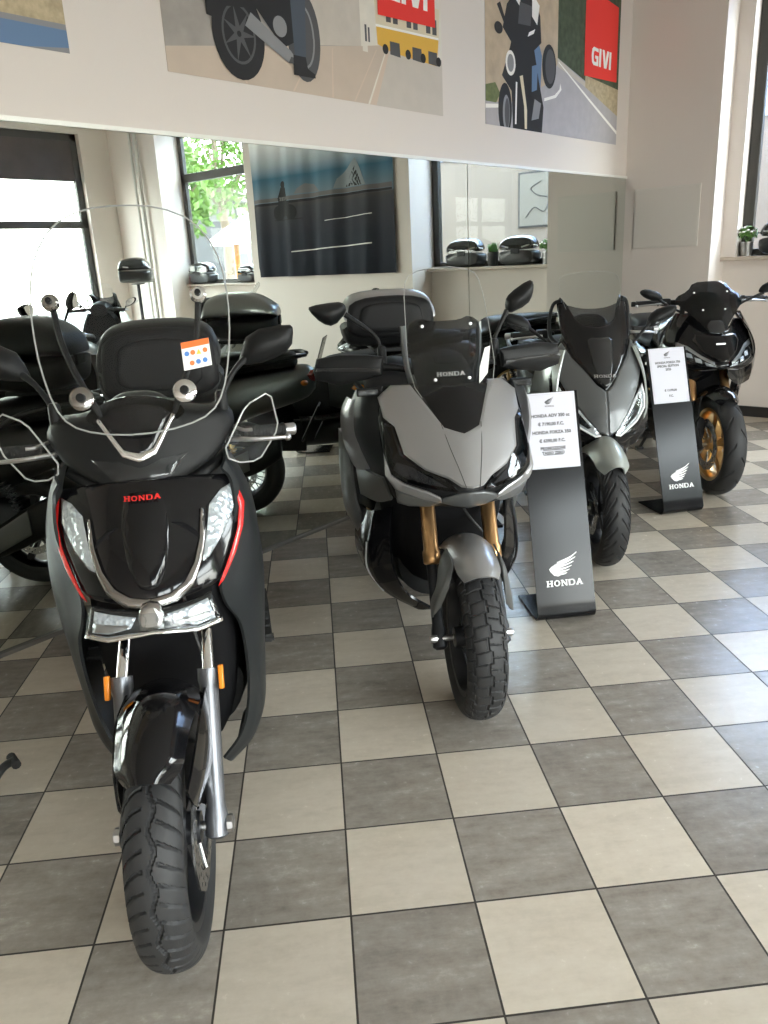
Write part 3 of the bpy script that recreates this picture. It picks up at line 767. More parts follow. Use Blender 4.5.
# ------------------------------------------------------------------ the silver adventure scooter
def build_adventure():
    root = thing('scooter', 'silver adventure scooter with gold forks, black hand guards and silver-lidded top case', 'scooter', (-4.980, -1.800, 0), math.radians(-44.25 + 2.6), 'scooters parked in the row')
    FT = Matrix.Translation((-.012, 0, 0)) @ Matrix.Rotation(math.radians(-1.5), 4, 'Z')
    yc = [(.66, .10), (.70, .05), (.74, .015), (.78, .0), (.85, .045), (.95, .125), (1.03, .21), (1.1, .29)]
    f = lambda x, z: lerp_tab(yc, z) + .38 * (math.sqrt(x * x + .0006) - .0245) + 1.25 * x * x
    wheel(root, 0, .275, .128, .1905, groove_block, dark_alloy, 6, T=FT, disc=.128, disc_x=.058, wire=True, nt=720)
    fender_arc(root, 'mudguard', silver, 0, .275, .338, 24, -30, .080, .062, .040, T=FT, tip=.2)
    for sx in (-1, 1):
        q = MB(FT); q.patch([[(.078, .02, .585), (.094, .03, .55), (.098, .06, .50)], [(.076, -.08, .57), (.098, -.06, .52), (.112, .03, .45)], [(.090, -.07, .48), (.122, -.03, .43), (.128, .04, .40)], [(.108, -.03, .40), (.134, -.01, .36), (.132, .03, .35)]], .006, 4, 4, sx); q.build('fork_guard', silver_dark, root, angle=60)
        leg_tube(root, 'fork_tube', fork_gold, (sx * .106, .125, .49), (sx * .104, .235, .73), .027, FT, prof=[(.02, 0), (.026, .01), (.030, .03), (.030, .17), (.026, .2), (.0255, .97), (.02, 1)])
        leg_tube(root, 'fork_slider', dark_alloy, (sx * .108, -.005, .235), (sx * .107, .14, .51), .019, FT, prof=[(.014, 0), (.025, .03), (.025, .2), (.020, .28), (.018, 1), (.01, 1)])
        q = MB(FT); q.lathe([(.001, .013), (.012, .012), (.014, 0), (.014, -.01)], (sx * .128, 0, .275), (sx, 0, 0), n=8); q.build('axle_nut', alloy, root)
    q = MB(FT); q.cyl((-.128, 0, .275), (.128, 0, .275), .010, n=12); q.build('axle', alloy, root)
    q = MB(FT); q.body([(.04, .28, .42, .022, .022, .082), (.10, .27, .42, .028, .028, .085), (.15, .31, .40, .02, .02, .08)]); q.build('brake_caliper', dark_alloy, root)
    q = MB(); q.body([(.26, .62, .80, .13, .14), (.34, .50, .98, .17, .20), (.42, .35, 1.02, .19, .24), (.56, .22, 1.02, .21, .26)]); q.build('inner_fairing', void, root, angle=60)
    q = MB(); q.tube([(.0, .20, .68), (.03, .17, .63), (.07, .16, .58)], .005, n=8); q.build('brake_hose', black_m, root)
    # dark shell below everything on the nose
    base = mirror_poly([(0, .70), (.09, .705), (.15, .70), (.225, .72), (.246, .80), (.25, .96), (.22, 1.06), (.12, 1.075), (0, 1.05)])
    q = MB(); q.panel(base, f, -.012, .02, res=.025, bev=.006); q.build('nose_shell', matte, root, angle=60)
    hood = [(0, .786), (.036, .79), (.070, .812), (.135, .832), (.190, .872), (.206, .950), (.235, .972), (.243, 1.03), (.195, 1.068), (.135, 1.072), (.11, 1.035), (.058, .955), (0, .938)]
    q = MB(); q.panel(mirror_poly(hood), f, .012, .024, res=.02, bev=.007); hd = q.build('front_cowl', silver, root, angle=22)
    # panel seams on the cowl
    for sx in (-1, 1):
        q = MB(); q.tube([(sx * x, f(x, z) - .0125, z) for x, z in ((.066, .965), (.052, .90), (.035, .84), (.022, .79))], .0012, n=6); q.build('cowl_seam', black_m, hd)
    q = MB(); q.panel(mirror_poly([(0, .932), (.06, .948), (.112, 1.03), (.135, 1.06), (.10, 1.075), (0, 1.07)]), f, .004, .02, res=.022, bev=.004); q.build('cowl_insert', gloss, root, angle=50)
    for sx in (-1, 1):
        lamp = [(.242, .962), (.247, .87), (.236, .81), (.20, .792), (.12, .776), (.042, .773), (.064, .80), (.12, .832), (.164, .884), (.182, .948)]
        q = MB(); q.panel(lamp, f, -.004, .012, sx=sx, res=.018, bev=.003); lp = q.build('headlamp', smoked_lamp, root, angle=50)
        q = MB(); q.panel([(.236, .955), (.231, .948), (.216, .946), (.204, .868), (.140, .822), (.080, .800), (.078, .807), (.136, .829), (.198, .872), (.210, .952)], f, .001, .006, sx=sx, res=.014, bev=.001); q.build('running_light', alloy, lp, angle=50)
        q = MB(); q.panel([(.215, .845), (.228, .82), (.20, .803), (.13, .790), (.075, .785), (.12, .81), (.17, .835)], f, .001, .006, sx=sx, res=.014, bev=.002); q.build('lamp_reflector', reflector, lp, angle=50)
        q = MB(); q.panel(lamp, f, .006, .004, sx=sx, res=.022, bev=.003); q.build('lens', smoke, lp, angle=50)
        lip = [(.250, .865), (.253, .80), (.228, .762), (.15, .738), (.090, .727), (.094, .748), (.13, .766), (.20, .785), (.236, .805)]
        q = MB(); q.panel(lip, f, .008, .02, sx=sx, res=.02, bev=.005); q.build('cowl_lip', silver, root, angle=30)
        low = [(.226, .756), (.092, .722), (.12, .702), (.18, .692), (.215, .70)]
        q = MB(); q.panel(low, f, -.004, .02, sx=sx, res=.02, bev=.005); q.build('lower_lip', silver_dark, root, angle=30)
        # flank panels
        q = MB(); q.patch([[(.235, .38, 1.05), (.285, .44, 1.045), (.30, .56, 1.03)], [(.250, .33, .95), (.305, .43, .96), (.325, .58, .97)], [(.246, .29, .86), (.31, .43, .88), (.335, .60, .88)], [(.226, .24, .77), (.285, .42, .79), (.31, .60, .77)], [(.18, .22, .70), (.24, .40, .68), (.28, .58, .66)]], .008, 4, 4, sx); q.build('side_duct', matte, root, angle=50)
        q = MB(); q.patch([[(.300, .50, 1.005), (.325, .56, 1.0), (.325, .68, .99)], [(.312, .47, .93), (.350, .56, .93), (.348, .72, .93)], [(.308, .45, .84), (.350, .55, .83), (.350, .74, .84)], [(.28, .42, .765), (.318, .52, .745), (.335, .72, .76)]], .012, 4, 4, sx); q.build('side_panel', silver, root, angle=30)
        q = MB(); q.patch([[(.25, .30, .76), (.285, .42, .755), (.315, .58, .75)], [(.235, .31, .715), (.275, .43, .70), (.31, .60, .69)], [(.215, .34, .665), (.255, .45, .63), (.30, .62, .615)]], .01, 4, 4, sx); q.build('lower_side_panel', silver_dark, root, angle=30)
        q = MB(); q.patch([[(.325, .62, .86), (.352, .68, .85), (.355, .82, .84)], [(.33, .63, .70), (.358, .69, .69), (.36, .84, .68)], [(.315, .64, .56), (.343, .69, .53), (.35, .84, .50)], [(.28, .62, .47), (.31, .68, .43), (.31, .82, .42)]], .012, 4, 4, sx); q.build('leg_shield', silver_dark, root, angle=40)
        q = MB(); q.patch([[(.21, .40, .62), (.27, .50, .58), (.30, .70, .55)], [(.22, .42, .48), (.295, .52, .45), (.32, .74, .43)], [(.21, .43, .36), (.295, .53, .33), (.315, .76, .32)], [(.16, .44, .25), (.235, .53, .23), (.26, .74, .22)], [(.06, .45, .17), (.12, .52, .15), (.15, .70, .15)]], .01, 4, 4, sx); bl = q.build('belly_panel', gloss, root, angle=50)
        q = MB(); q.tube([(sx * x, y, z) for x, y, z in ((.297, .518, .45), (.299, .528, .34), (.24, .53, .235))], .004, n=6); q.build('belly_trim', alloy, bl)
        # indicator on its stalk
        q = MB(); q.cyl((sx * .20, .40, 1.04), (sx * .25, .40, 1.045), .008, n=8); q.box((sx * .275, .395, 1.047), (.075, .03, .024)); it = q.build('indicator', matte, root, bevel=.006)
        q = MB(); q.box((sx * .277, .383, 1.047), (.066, .016, .017)); q.build('indicator_lens', lens_clear, it, bevel=.004)
    q = MB(); q.panel(mirror_poly([(0, .772), (.04, .768), (.088, .748), (.092, .728), (.05, .716), (0, .712)]), f, .006, .02, res=.02, bev=.004); q.build('chin', grey_satin, root, angle=30)
    # dash tower, screens
    s = lambda x, z: lerp_tab([(.92, .19), (1.1, .27), (1.27, .345), (1.46, .455)], z) + 1.6 * x * x
    q = MB(); q.body([(.30, .98, 1.08, .10, .09), (.36, .98, 1.14, .11, .09), (.44, 1.0, 1.17, .11, .09), (.52, 1.04, 1.16, .10, .09)]); q.build('dash_tower', matte, root, angle=60)
    out = [tuple(p) for p in chaikin(mirror_poly([(0, .972), (.055, .968), (.085, .985), (.152, 1.095), (.146, 1.25), (.136, 1.39), (.112, 1.435), (0, 1.452)]), 1)]
    out = [(u + .01, v) for u, v in out]
    q = MB(); q.panel(out, s, 0, .0035, res=.035, bev=0); sc = q.build('windscreen', clear, root, angle=60)
    edge_line(sc, out, s, clear_edge, .0013)
    sm = [tuple(p) for p in chaikin(mirror_poly([(0, .945), (.07, .955), (.105, 1.03), (.128, 1.15), (.128, 1.262), (.09, 1.288), (.05, 1.275), (0, 1.275)]), 1)]
    q = MB(); q.panel(sm, s, -.022, .004, res=.03, bev=0); dv = q.build('smoked_deflector', smoke_dark, root, angle=60)
    q = MB(); pass
    for sx in (-1, 1):
        for a, b in ((.083, 1.262), (.058, 1.092)):
            q = MB(); hex_bolts(q, [(sx * a, s(a, b) - .004, b)], .0055); q.build('screen_bolt', alloy, sc)
    q = MB(); q.panel(mirror_poly([(0, 1.135), (.045, 1.138), (.05, 1.165), (0, 1.165)]), s, -.030, .02, res=.03, bev=.004); q.build('dash_slot', black_m, dv)
    honda_badge(dv, 0, 1.100, .013, alloy, lambda u, v: s(u, v) + .016)
    for sx in (-1, 1):
        q = MB(); q.tube([(sx * .10, .42, 1.00), (sx * .13, .43, 1.14), (sx * .135, .44, 1.26)], .010, n=8); q.build('screen_rail', silver_dark, root)
    st = lambda x, z: s(x, z)
    q = MB(); q.panel([(.092, 1.07), (.128, 1.10), (.15, 1.185), (.128, 1.18), (.10, 1.12)], st, .002, .001, res=.03, bev=0); q.build('paper_sticker', sticker_white, sc)
    # bars, guards, mirrors
    q = MB(); q.tube([(-.30, .50, 1.12), (-.16, .47, 1.115), (0, .44, 1.08), (.16, .47, 1.115), (.30, .50, 1.12)], .013, n=10); q.build('handlebar', matte, root)
    for sx in (-1, 1):
        grip_set(root, sx, .27, .41, .50, 1.118, dy=.03, dz=-.002, lever_m=dark_alloy)
        gy = lambda x, z: .415 + .25 * (x - .2)
        hg = [(.208, 1.160), (.26, 1.168), (.36, 1.172), (.438, 1.160), (.452, 1.115), (.446, 1.088), (.37, 1.068), (.28, 1.082), (.215, 1.098)]
        q = MB(); q.panel(hg, gy, 0, .03, sx=sx, res=.02, bev=.008, puff=.018); hgo = q.build('hand_guard', matte, root, angle=30)
        q = MB(); q.panel([(.225, 1.122), (.30, 1.128), (.44, 1.13), (.445, 1.12), (.30, 1.116), (.225, 1.110)], gy, .020, .01, sx=sx, res=.02, bev=.003); q.build('guard_crease', black_m, hgo)
        if sx < 0: head = [(.318, 1.312), (.322, 1.342), (.35, 1.35), (.448, 1.340), (.452, 1.325), (.41, 1.278), (.365, 1.264)]
        else: head = [(.262, 1.268), (.258, 1.318), (.275, 1.345), (.345, 1.388), (.365, 1.380), (.362, 1.335), (.342, 1.300)]
        stem = [(.205, .49, 1.135), (.210, .50, 1.19), (.232, .51, 1.235), (.262 if sx > 0 else .325, .525, 1.285 if sx > 0 else 1.305)]
        mirror_arm(root, sx, stem, head, .045)
    tail_end(root, dict(wb=1.52, R=.275, seat=.83, body=silver_dark, hw=.20, rr=.178, rw=.15, wire=True, shock=gold, rail=matte))
    top_case(root, 1.44, 1.84, 1.08, 1.345, .235, matte, silver, x=-.035, lean=.0)
    return root
ADV = build_adventure()
# ------------------------------------------------------------------ the satin grey maxi scooter
def build_touring():
    root = thing('scooter', 'satin grey maxi scooter with pale front mudguard, between the two price stands', 'scooter', (-3.521, -1.571, 0), math.radians(-44.25 - 5), 'scooters parked in the row')
    f = lambda x, z: lerp_tab([(.44, .14), (.56, .06), (.63, .0), (.75, .03), (.85, .075), (.95, .14), (1.1, .24), (1.2, .315), (1.3, .40)], z) + .30 * (math.sqrt(x * x + .0009) - .03) + 1.3 * x * x
    FT = Matrix.Translation((-.014, 0, 0)) @ Matrix.Rotation(math.radians(0), 4, 'Z')
    wheel(root, 0, .285, .124, .1905, groove_rain, dark_alloy, 5, T=FT, disc=.128, disc_x=-.06)
    fender_arc(root, 'mudguard', mist, 0, .285, .345, 30, -38, .098, .066, .075, T=FT, pw=2.0)
    for sx in (-1, 1):
        leg_tube(root, 'fork_slider', dark_alloy, (sx * .102, -.005, .25), (sx * .104, .14, .58), .022, FT, prof=[(.016, 0), (.027, .03), (.027, .15), (.021, .22), (.021, 1), (.014, 1)])
        leg_tube(root, 'fork_stanchion', alloy, (sx * .104, .138, .57), (sx * .10, .24, .80), .0145, FT)
        q = MB(FT); q.box((sx * .122, .10, .43), (.010, .016, .05), Matrix.Rotation(-.4, 3, 'X')); q.build('side_reflector', orange_plastic, root, bevel=.003)
    q = MB(FT); q.cyl((-.125, 0, .285), (.125, 0, .285), .011, n=12); q.build('axle', alloy, root)
    q = MB(FT); q.body([(.04, .29, .42, .022, .022, -.082), (.10, .28, .42, .028, .028, -.085), (.15, .31, .40, .02, .02, -.08)]); q.build('brake_caliper', dark_alloy, root)
    q = MB(); q.body([(.22, .56, .76, .10, .12), (.32, .42, .95, .16, .18), (.42, .28, 1.05, .19, .22), (.55, .20, 1.06, .21, .24)]); q.build('inner_fairing', void, root, angle=60)
    base = mirror_poly([(0, .60), (.05, .60), (.12, .54), (.19, .56), (.235, .68), (.235, .88), (.19, 1.02), (.15, 1.10), (.08, 1.09), (0, 1.08)])
    q = MB(); q.panel(base, f, -.014, .02, res=.028, bev=.006); q.build('nose_shell', gloss, root, angle=60)
    cen = mirror_poly([(0, .845), (.036, .872), (.078, .928), (.126, .985), (.160, 1.06), (.170, 1.15), (.166, 1.235), (.148, 1.258), (.124, 1.222), (.098, 1.155), (.060, 1.128), (0, 1.120)])
    q = MB(); q.panel(cen, f, .008, .02, res=.022, bev=.006); ce_ = q.build('screen_shroud', gloss, root, angle=50)
    q = MB(); q.panel(mirror_poly([(0, .858), (.022, .872), (.05, .96), (.062, 1.06), (.04, 1.075), (0, 1.07)]), f, .014, .01, res=.02, bev=.006); q.build('shroud_centre', smoked_lamp, ce_, angle=50)
    honda_badge(ce_, 0, .900, .014, alloy, lambda u, v: f(u, v) - .020)
    for sx in (-1, 1):
        side = [(0, .638), (.045, .655), (.10, .72), (.145, .79), (.178, .85), (.20, .90), (.207, .96), (.190, 1.02), (.168, 1.05), (.132, .982), (.082, .924), (.040, .866), (0, .836)]
        q = MB(); q.panel(side, f, .004, .02, sx=sx, res=.022, bev=.007); q.build('front_cowl', grey_satin, root, angle=26)
        lamp = [(.200, .845), (.212, .80), (.205, .745), (.155, .69), (.06, .636), (.038, .642), (.055, .672), (.11, .735), (.15, .79)]
        q = MB(); q.panel(lamp, f, .0, .012, sx=sx, res=.018, bev=.003); lp = q.build('headlamp', reflector, root, angle=50)
        q = MB(); q.panel([(.175, .80), (.19, .77), (.16, .715), (.09, .668), (.075, .675), (.115, .725)], f, .004, .008, sx=sx, res=.016, bev=.003); q.build('lamp_insert', smoked_lamp, lp, angle=50)
        q = MB(); q.panel([(.200, .852), (.214, .80), (.208, .742), (.157, .686), (.06, .631), (.036, .636), (.034, .643), (.06, .640), (.152, .694), (.198, .747), (.203, .80), (.193, .838)], f, .008, .010, sx=sx, res=.012, bev=.002); q.build('running_light', lamp_on, lp, angle=50)
        q = MB(); q.panel(lamp, f, .010, .004, sx=sx, res=.022, bev=.003); q.build('lens', lens_clear, lp, angle=50)
        # pale cheek that runs down the flank
        q = MB(); q.patch([[(.165, .24, 1.02), (.20, .32, 1.02), (.21, .46, 1.03)], [(.204, .19, .90), (.242, .32, .90), (.25, .52, .90)], [(.216, .16, .80), (.258, .32, .79), (.268, .56, .78)], [(.208, .13, .72), (.262, .32, .68), (.275, .58, .66)], [(.16, .11, .645), (.235, .32, .58), (.262, .58, .55)]], .008, 4, 4, sx); q.build('cheek_panel', mist, root, angle=40)
        q = MB(); q.panel([(.03, .628), (.155, .682), (.205, .73), (.20, .69), (.15, .62), (.10, .585), (.05, .59)], f, .002, .02, sx=sx, res=.02, bev=.004); q.build('chin', gloss, root, angle=40)
        q = MB(); q.patch([[(.12, .18, .60), (.20, .36, .60), (.25, .60, .58)], [(.13, .26, .48), (.215, .42, .46), (.25, .66, .44)], [(.12, .34, .34), (.20, .46, .31), (.24, .70, .30)], [(.08, .40, .22), (.14, .48, .19), (.19, .70, .18)]], .01, 4, 4, sx); q.build('leg_shield', gloss, root, angle=50)
        # black loop beside the screen
        q = MB(); q.tube([(sx * .148, .40, 1.245), (sx * .182, .43, 1.225), (sx * .198, .44, 1.15), (sx * .196, .42, 1.07), (sx * .165, .36, 1.03)], [.010, .009, .009, .010, .013], n=10); q.build('screen_loop', matte, root, angle=50)
        head = [(.298, 1.085), (.288, 1.12), (.318, 1.172), (.40, 1.196), (.440, 1.192), (.430, 1.145), (.37, 1.105)]
        mirror_arm(root, sx, [(.178, .34, .985), (.20, .35, 1.02), (.25, .38, 1.07), (.31, .42, 1.12)], head, .045)
        q = MB(); q.panel([(.312, 1.118), (.43, 1.158), (.432, 1.146), (.372, 1.108), (.318, 1.10)], lambda u, v: .405, .034, .02, sx=sx, res=.02, bev=.004); q.build('mirror_indicator', lens_clear, root)
        grip_set(root, sx, .25, .37, .55, 1.07, dy=.03, lever_m=alloy)
    q = MB(); q.tube([(-.26, .55, 1.07), (-.1, .54, 1.08), (.1, .54, 1.08), (.26, .55, 1.07)], .013, n=10); q.build('handlebar', matte, root)
    q = MB(); q.body([(.38, 1.0, 1.12, .11, .10), (.46, 1.0, 1.17, .13, .10), (.56, 1.0, 1.14, .12, .10)]); q.build('dash', matte, root, angle=60)
    s = lambda x, z: lerp_tab([(1.10, .29), (1.2, .335), (1.3, .40), (1.38, .465)], z) + 1.5 * x * x
    out = [tuple(p) for p in chaikin(mirror_poly([(0, 1.10), (.08, 1.10), (.12, 1.16), (.145, 1.25), (.155, 1.33), (.13, 1.365), (0, 1.378)]), 1)]
    q = MB(); q.panel(out, s, 0, .004, res=.03, bev=0); sc = q.build('windscreen', clear, root, angle=60)
    edge_line(sc, out, s, clear_edge, .0006)
    low = [tuple(p) for p in chaikin(mirror_poly([(0, 1.06), (.08, 1.08), (.118, 1.16), (.135, 1.225), (.07, 1.205), (0, 1.200)]), 1)]
    q = MB(); q.panel(low, s, -.012, .004, res=.03, bev=0); q.build('smoked_band', smoke_dark, sc, angle=60)
    tail_end(root, dict(wb=1.51, R=.285, seat=.80, body=grey_satin, hw=.20, rr=.178, rw=.15, spokes=5))
    return root
FORZA = build_touring()
# ------------------------------------------------------------------ the black scooter with the tall clear screen
def build_tall_wheel():
    root = thing('scooter', 'black scooter with tall clear screen and clear hand guards, nearest the camera', 'scooter', (-6.173, -1.790, 0), math.radians(-44.25 + 6.0), 'scooters parked in the row')
    X0 = .012
    root_T = None
    def f(x, z): return lerp_tab([(.64, .20), (.70, .19), (.78, .21), (.85, .245), (.95, .315), (1.03, .385), (1.1, .45)], z) + 3.0 * x * x
    FT = Matrix.Translation((.004, 0, 0)) @ Matrix.Rotation(math.radians(-4), 4, 'Z')
    wheel(root, 0, .283, .118, .205, groove_wave, dark_alloy, 7, disc=.135, disc_x=.060, T=FT, nt=840)
    # mudguard and its lower sides
    fender_arc(root, 'mudguard', gloss, 0, .283, .335, 20, -34, .086, .060, .045, T=FT)
    for sx in (-1, 1):
        q = MB(FT); q.patch([[(.088, .12, .57), (.094, .10, .50), (.092, .09, .43)], [(.088, .0, .57), (.094, .0, .50), (.090, .02, .42)], [(.080, -.10, .53), (.086, -.09, .47), (.082, -.05, .42)], [(.068, -.155, .49), (.072, -.14, .455), (.074, -.11, .42)]], .005, 4, 4, sx); q.build('mudguard_side', gloss, root, angle=60)
        # telescopic fork leg
        leg_tube(root, 'fork_slider', fork_grey, (sx * .094, -.01, .255), (sx * .098, .15, .60), .022, FT, prof=[(.016, 0), (.027, .02), (.027, .12), (.0215, .2), (.0215, .90), (.025, .93), (.025, 1), (.014, 1)])
        leg_tube(root, 'fork_stanchion', chrome, (sx * .098, .148, .59), (sx * .094, .225, .66), .0145, FT)
        q = MB(FT); q.box((sx * .128, .13, .585), (.012, .018, .055), Matrix.Rotation(-.4, 3, 'X')); q.build('side_reflector', orange_plastic, root, bevel=.003)
    q = MB(FT); q.cyl((-.125, 0, .283), (.13, 0, .283), .011, n=14); q.lathe([(.02, 0), (.02, .012), (.012, .016)], (.118, 0, .283), (1, 0, 0), n=8); q.lathe([(.02, 0), (.02, .012), (.012, .016)], (-.118, 0, .283), (-1, 0, 0), n=8); q.build('axle', alloy, root)
    q = MB(); q.body([(.05, .30, .42, .02, .02, .075), (.10, .29, .43, .026, .026, .08), (.15, .32, .42, .02, .02, .078)]); q.build('brake_caliper', dark_alloy, root)
    q = MB(); q.tube([(.10, .13, .40), (.12, .16, .52), (.09, .20, .66), (.06, .26, .80)], .004, n=6); q.build('brake_hose', black_m, root)
    # dark cavity behind the fork
    q = MB(); q.body([(.30, .60, .92, .13, .15), (.40, .34, .98, .18, .17), (.50, .16, 1.0, .17, .18), (.58, .15, 1.0, .19, .19)]); q.build('inner_fairing', void, root, angle=60)
    # gloss nose
    half = [(0, .748), (.05, .750), (.10, .752), (.145, .755), (.168, .768), (.205, .84), (.226, .90), (.222, .945), (.205, .975), (.15, .99), (.07, 1.005), (0, 1.01)]
    q = MB(); q.panel(mirror_poly(half), f, 0, .012, res=.022, bev=.006); nose = q.build('nose_panel', gloss, root, angle=60)
    q = MB(); q.panel(mirror_poly([(0, .775), (.03, .785), (.052, .84), (.06, .93), (.045, .985), (0, .99)]), f, .004, .01, res=.02, bev=.012, sm=1, puff=.012); q.build('nose_ridge', gloss, nose, angle=60)
    honda_badge(nose, 0, .970, .0105, red, lambda u, v: f(u, v) - .017, wide=1.35)
    for sx in (-1, 1):
        eye = [(.208, .957), (.18, .952), (.150, .930), (.143, .895), (.124, .818), (.140, .822), (.176, .857), (.210, .905)]
        q = MB(); q.panel(eye, f, .006, .006, sx=sx, res=.018, bev=.004); e = q.build('position_lamp', reflector, root, angle=60)
        q = MB(); q.panel([(.178 + (a - .178) * 1.03, .89 + (b - .89) * 1.03) for a, b in eye], f, .012, .004, sx=sx, res=.02, bev=.003); q.build('lens', lens_clear, e, angle=60)
        st = [(.213, .960), (.224, .942), (.236, .905), (.227, .857), (.203, .808), (.166, .758), (.152, .750), (.188, .81), (.212, .858), (.221, .90)]
        q = MB(); q.panel(st, f, .010, .006, sx=sx, res=.018, bev=.001); q.build('red_stripe', red, root, angle=60)
        ch = [(.137, .925), (.130, .928), (.122, .868), (.106, .822), (.080, .788), (.045, .770), (.0, .764), (.0, .742), (.060, .748), (.100, .776), (.124, .822), (.136, .872)]
        q = MB(); q.panel(ch, f, .010, .012, sx=sx, res=.015, bev=.003); q.build('chrome_trim', chrome_dark, root, angle=60)
    # low headlamp
    hl = mirror_poly([(0, .742), (.03, .742), (.09, .745), (.136, .752), (.152, .694), (.10, .690), (.05, .698), (0, .702)])
    DZ = .020
    fl_ = lambda x, z: .172 + 1.9 * x * x + (z - .72) * .3
    q = MB(); q.panel(hl, fl_, 0, .02, res=.02, bev=.004); h = q.build('headlamp', smoked_lamp, root, angle=60)
    for sx in (-1, 1):
        q = MB(); q.panel([(.034, .713 + DZ), (.085, .720 + DZ), (.128, .726 + DZ), (.140, .678 + DZ), (.10, .677 + DZ), (.048, .690 + DZ)], fl_, .004, .006, sx=sx, res=.012, bev=.004); q.build('led_reflector', led_refl, h, angle=50)
        q = MB(); q.panel([(.05, .698 + DZ), (.128, .700 + DZ), (.136, .682 + DZ), (.10, .681 + DZ), (.055, .692 + DZ)], fl_, .008, .006, sx=sx, res=.012, bev=.003); q.build('led_bar', alloy, h, angle=50)
    q = MB(); q.panel(mirror_poly([(0, .765), (.018, .760), (.030, .736), (.026, .706), (0, .704)]), fl_, .010, .016, res=.014, bev=.005); q.build('lamp_bridge', chrome_dark, h, angle=50)
    q = MB(); q.panel([(a * 1.02, .72 + (b - .72) * 1.06) for a, b in hl], fl_, .014, .004, res=.025, bev=.003); q.build('lens', lens_clear, h, angle=60)
    q = MB(); q.panel([(a * 1.02, b) for a, b in mirror_poly([(0, .704), (.05, .700), (.10, .692), (.151, .696), (.154, .689), (.10, .683), (.05, .691), (0, .695)])], fl_, .012, .02, res=.02, bev=.002); q.build('headlamp_rim', chrome, h, angle=60)
    # matte leg shields
    rowsR = [[(.196, .43, 1.000), (.206, .47, 1.020), (.20, .60, 1.03)],
             [(.216, .44, .960), (.236, .49, .955), (.236, .64, .95)],
             [(.212, .39, .870), (.256, .48, .865), (.262, .67, .86)],
             [(.168, .32, .760), (.264, .47, .745), (.272, .71, .74)],
             [(.170, .31, .690), (.262, .48, .630), (.270, .74, .61)],
             [(.200, .36, .600), (.255, .50, .510), (.262, .77, .49)],
             [(.206, .40, .460), (.246, .52, .375), (.252, .79, .34)],
             [(.194, .43, .320), (.234, .52, .260), (.240, .77, .24)],
             [(.165, .44, .225), (.195, .51, .170), (.215, .75, .17)],
             [(.110, .45, .150), (.135, .50, .115), (.17, .70, .13)]]
    for sx in (-1, 1):
        q = MB(Matrix.Translation((-.012, 0, 0))); q.patch(rowsR, .008, 5, 5, sx); q.build('leg_shield', matte_grey, root, angle=60)
        q = MB(); q.tube([(sx * .19, .86, .30), (sx * .24, .86, .30), (sx * .275, .85, .30)], .010, n=10); q.box((sx * .268, .85, .308), (.03, .035, .012)); q.build('foot_peg', black_m, root)
    # handlebar cover
    g = lambda x, z: .385 + 2.0 * x * x + .30 * (z - 1.05)
    cov = mirror_poly([(0, .985), (.10, .995), (.18, 1.03), (.222, 1.08), (.235, 1.105), (.215, 1.138), (.13, 1.15), (.07, 1.178), (0, 1.188)])
    q = MB(); q.panel(cov, g, 0, .10, res=.022, bev=.012, sm=1); cv = q.build('handlebar_cover', matte, root, angle=60)
    q = MB(); q.panel(mirror_poly([(0, 1.055), (.035, 1.07), (.085, 1.15), (.06, 1.172), (0, 1.182)]), g, .006, .012, res=.02, bev=.004); q.build('cover_insert', gloss, cv, angle=60)
    q = MB(); q.panel(mirror_poly([(0, 1.048), (.04, 1.062), (.094, 1.148), (.085, 1.153), (.034, 1.078), (0, 1.068)]), g, .012, .012, res=.014, bev=.003); q.build('cover_trim', chrome, cv, angle=60)
    q = MB(); q.panel(mirror_poly([(0, .998), (.07, 1.005), (.115, 1.055), (.05, 1.052), (0, 1.035)]), g, .008, .012, res=.02, bev=.004); q.build('position_light_bar', lens_clear, cv, angle=60)
    q = MB(); q.panel(mirror_poly([(0, .978), (.10, .988), (.19, 1.02), (.20, 1.005), (.12, .965), (0, .96)]), g, -.03, .10, res=.03, bev=.006); q.build('cover_underside', matte, cv, angle=60)
    q = MB(); q.cyl((-.24, .56, 1.062), (.24, .56, 1.062), .013, n=12); q.build('handlebar', matte, root)
    q = MB(); q.body([(.44, 1.10, 1.17, .08, .06), (.52, 1.10, 1.20, .10, .07), (.60, 1.09, 1.15, .08, .06)]); q.build('instrument_pod', matte, root, angle=60)
    for sx in (-1, 1):
        grip_set(root, sx, .245, .362, .55, 1.062, dy=.02, dz=-.004, lever_y=-.062)
        hg = [(.208, 1.018), (.203, 1.045), (.258, 1.136), (.276, 1.152), (.318, 1.170), (.332, 1.160), (.343, 1.09), (.335, 1.065), (.292, 1.008), (.270, 1.000), (.235, 1.003)]
        gy = lambda x, z: .455 + .35 * (x - .2)
        q = MB(); q.panel(hg, gy, 0, .004, sx=sx, res=.03, bev=.0); hgo = q.build('hand_guard', clear, root, angle=50)
        edge_line(hgo, hg, gy, clear_edge, .0024, sx)
        q = MB(); q.tube([(sx * .215, .55, 1.09), (sx * .25, .48, 1.085), (sx * .275, .47, 1.085)], .005, n=8); q.build('guard_bracket', alloy, hgo)
        mirror_arm(root, sx, [(.205, .53, 1.125), (.212, .54, 1.17), (.245, .56, 1.225), (.285, .585, 1.258)], [(.262, 1.232), (.262, 1.256), (.292, 1.322), (.400, 1.334), (.412, 1.322), (.402, 1.268), (.34, 1.240)], .045)
    # tall screen
    s = lambda x, z: lerp_tab([(1.12, .355), (1.3, .41), (1.45, .475), (1.64, .585)], z) + 1.4 * x * x
    out = mirror_poly([(0, 1.118), (.10, 1.126), (.165, 1.146), (.198, 1.19), (.220, 1.27), (.232, 1.36), (.232, 1.45), (.216, 1.53), (.168, 1.60), (.09, 1.634), (0, 1.640)])
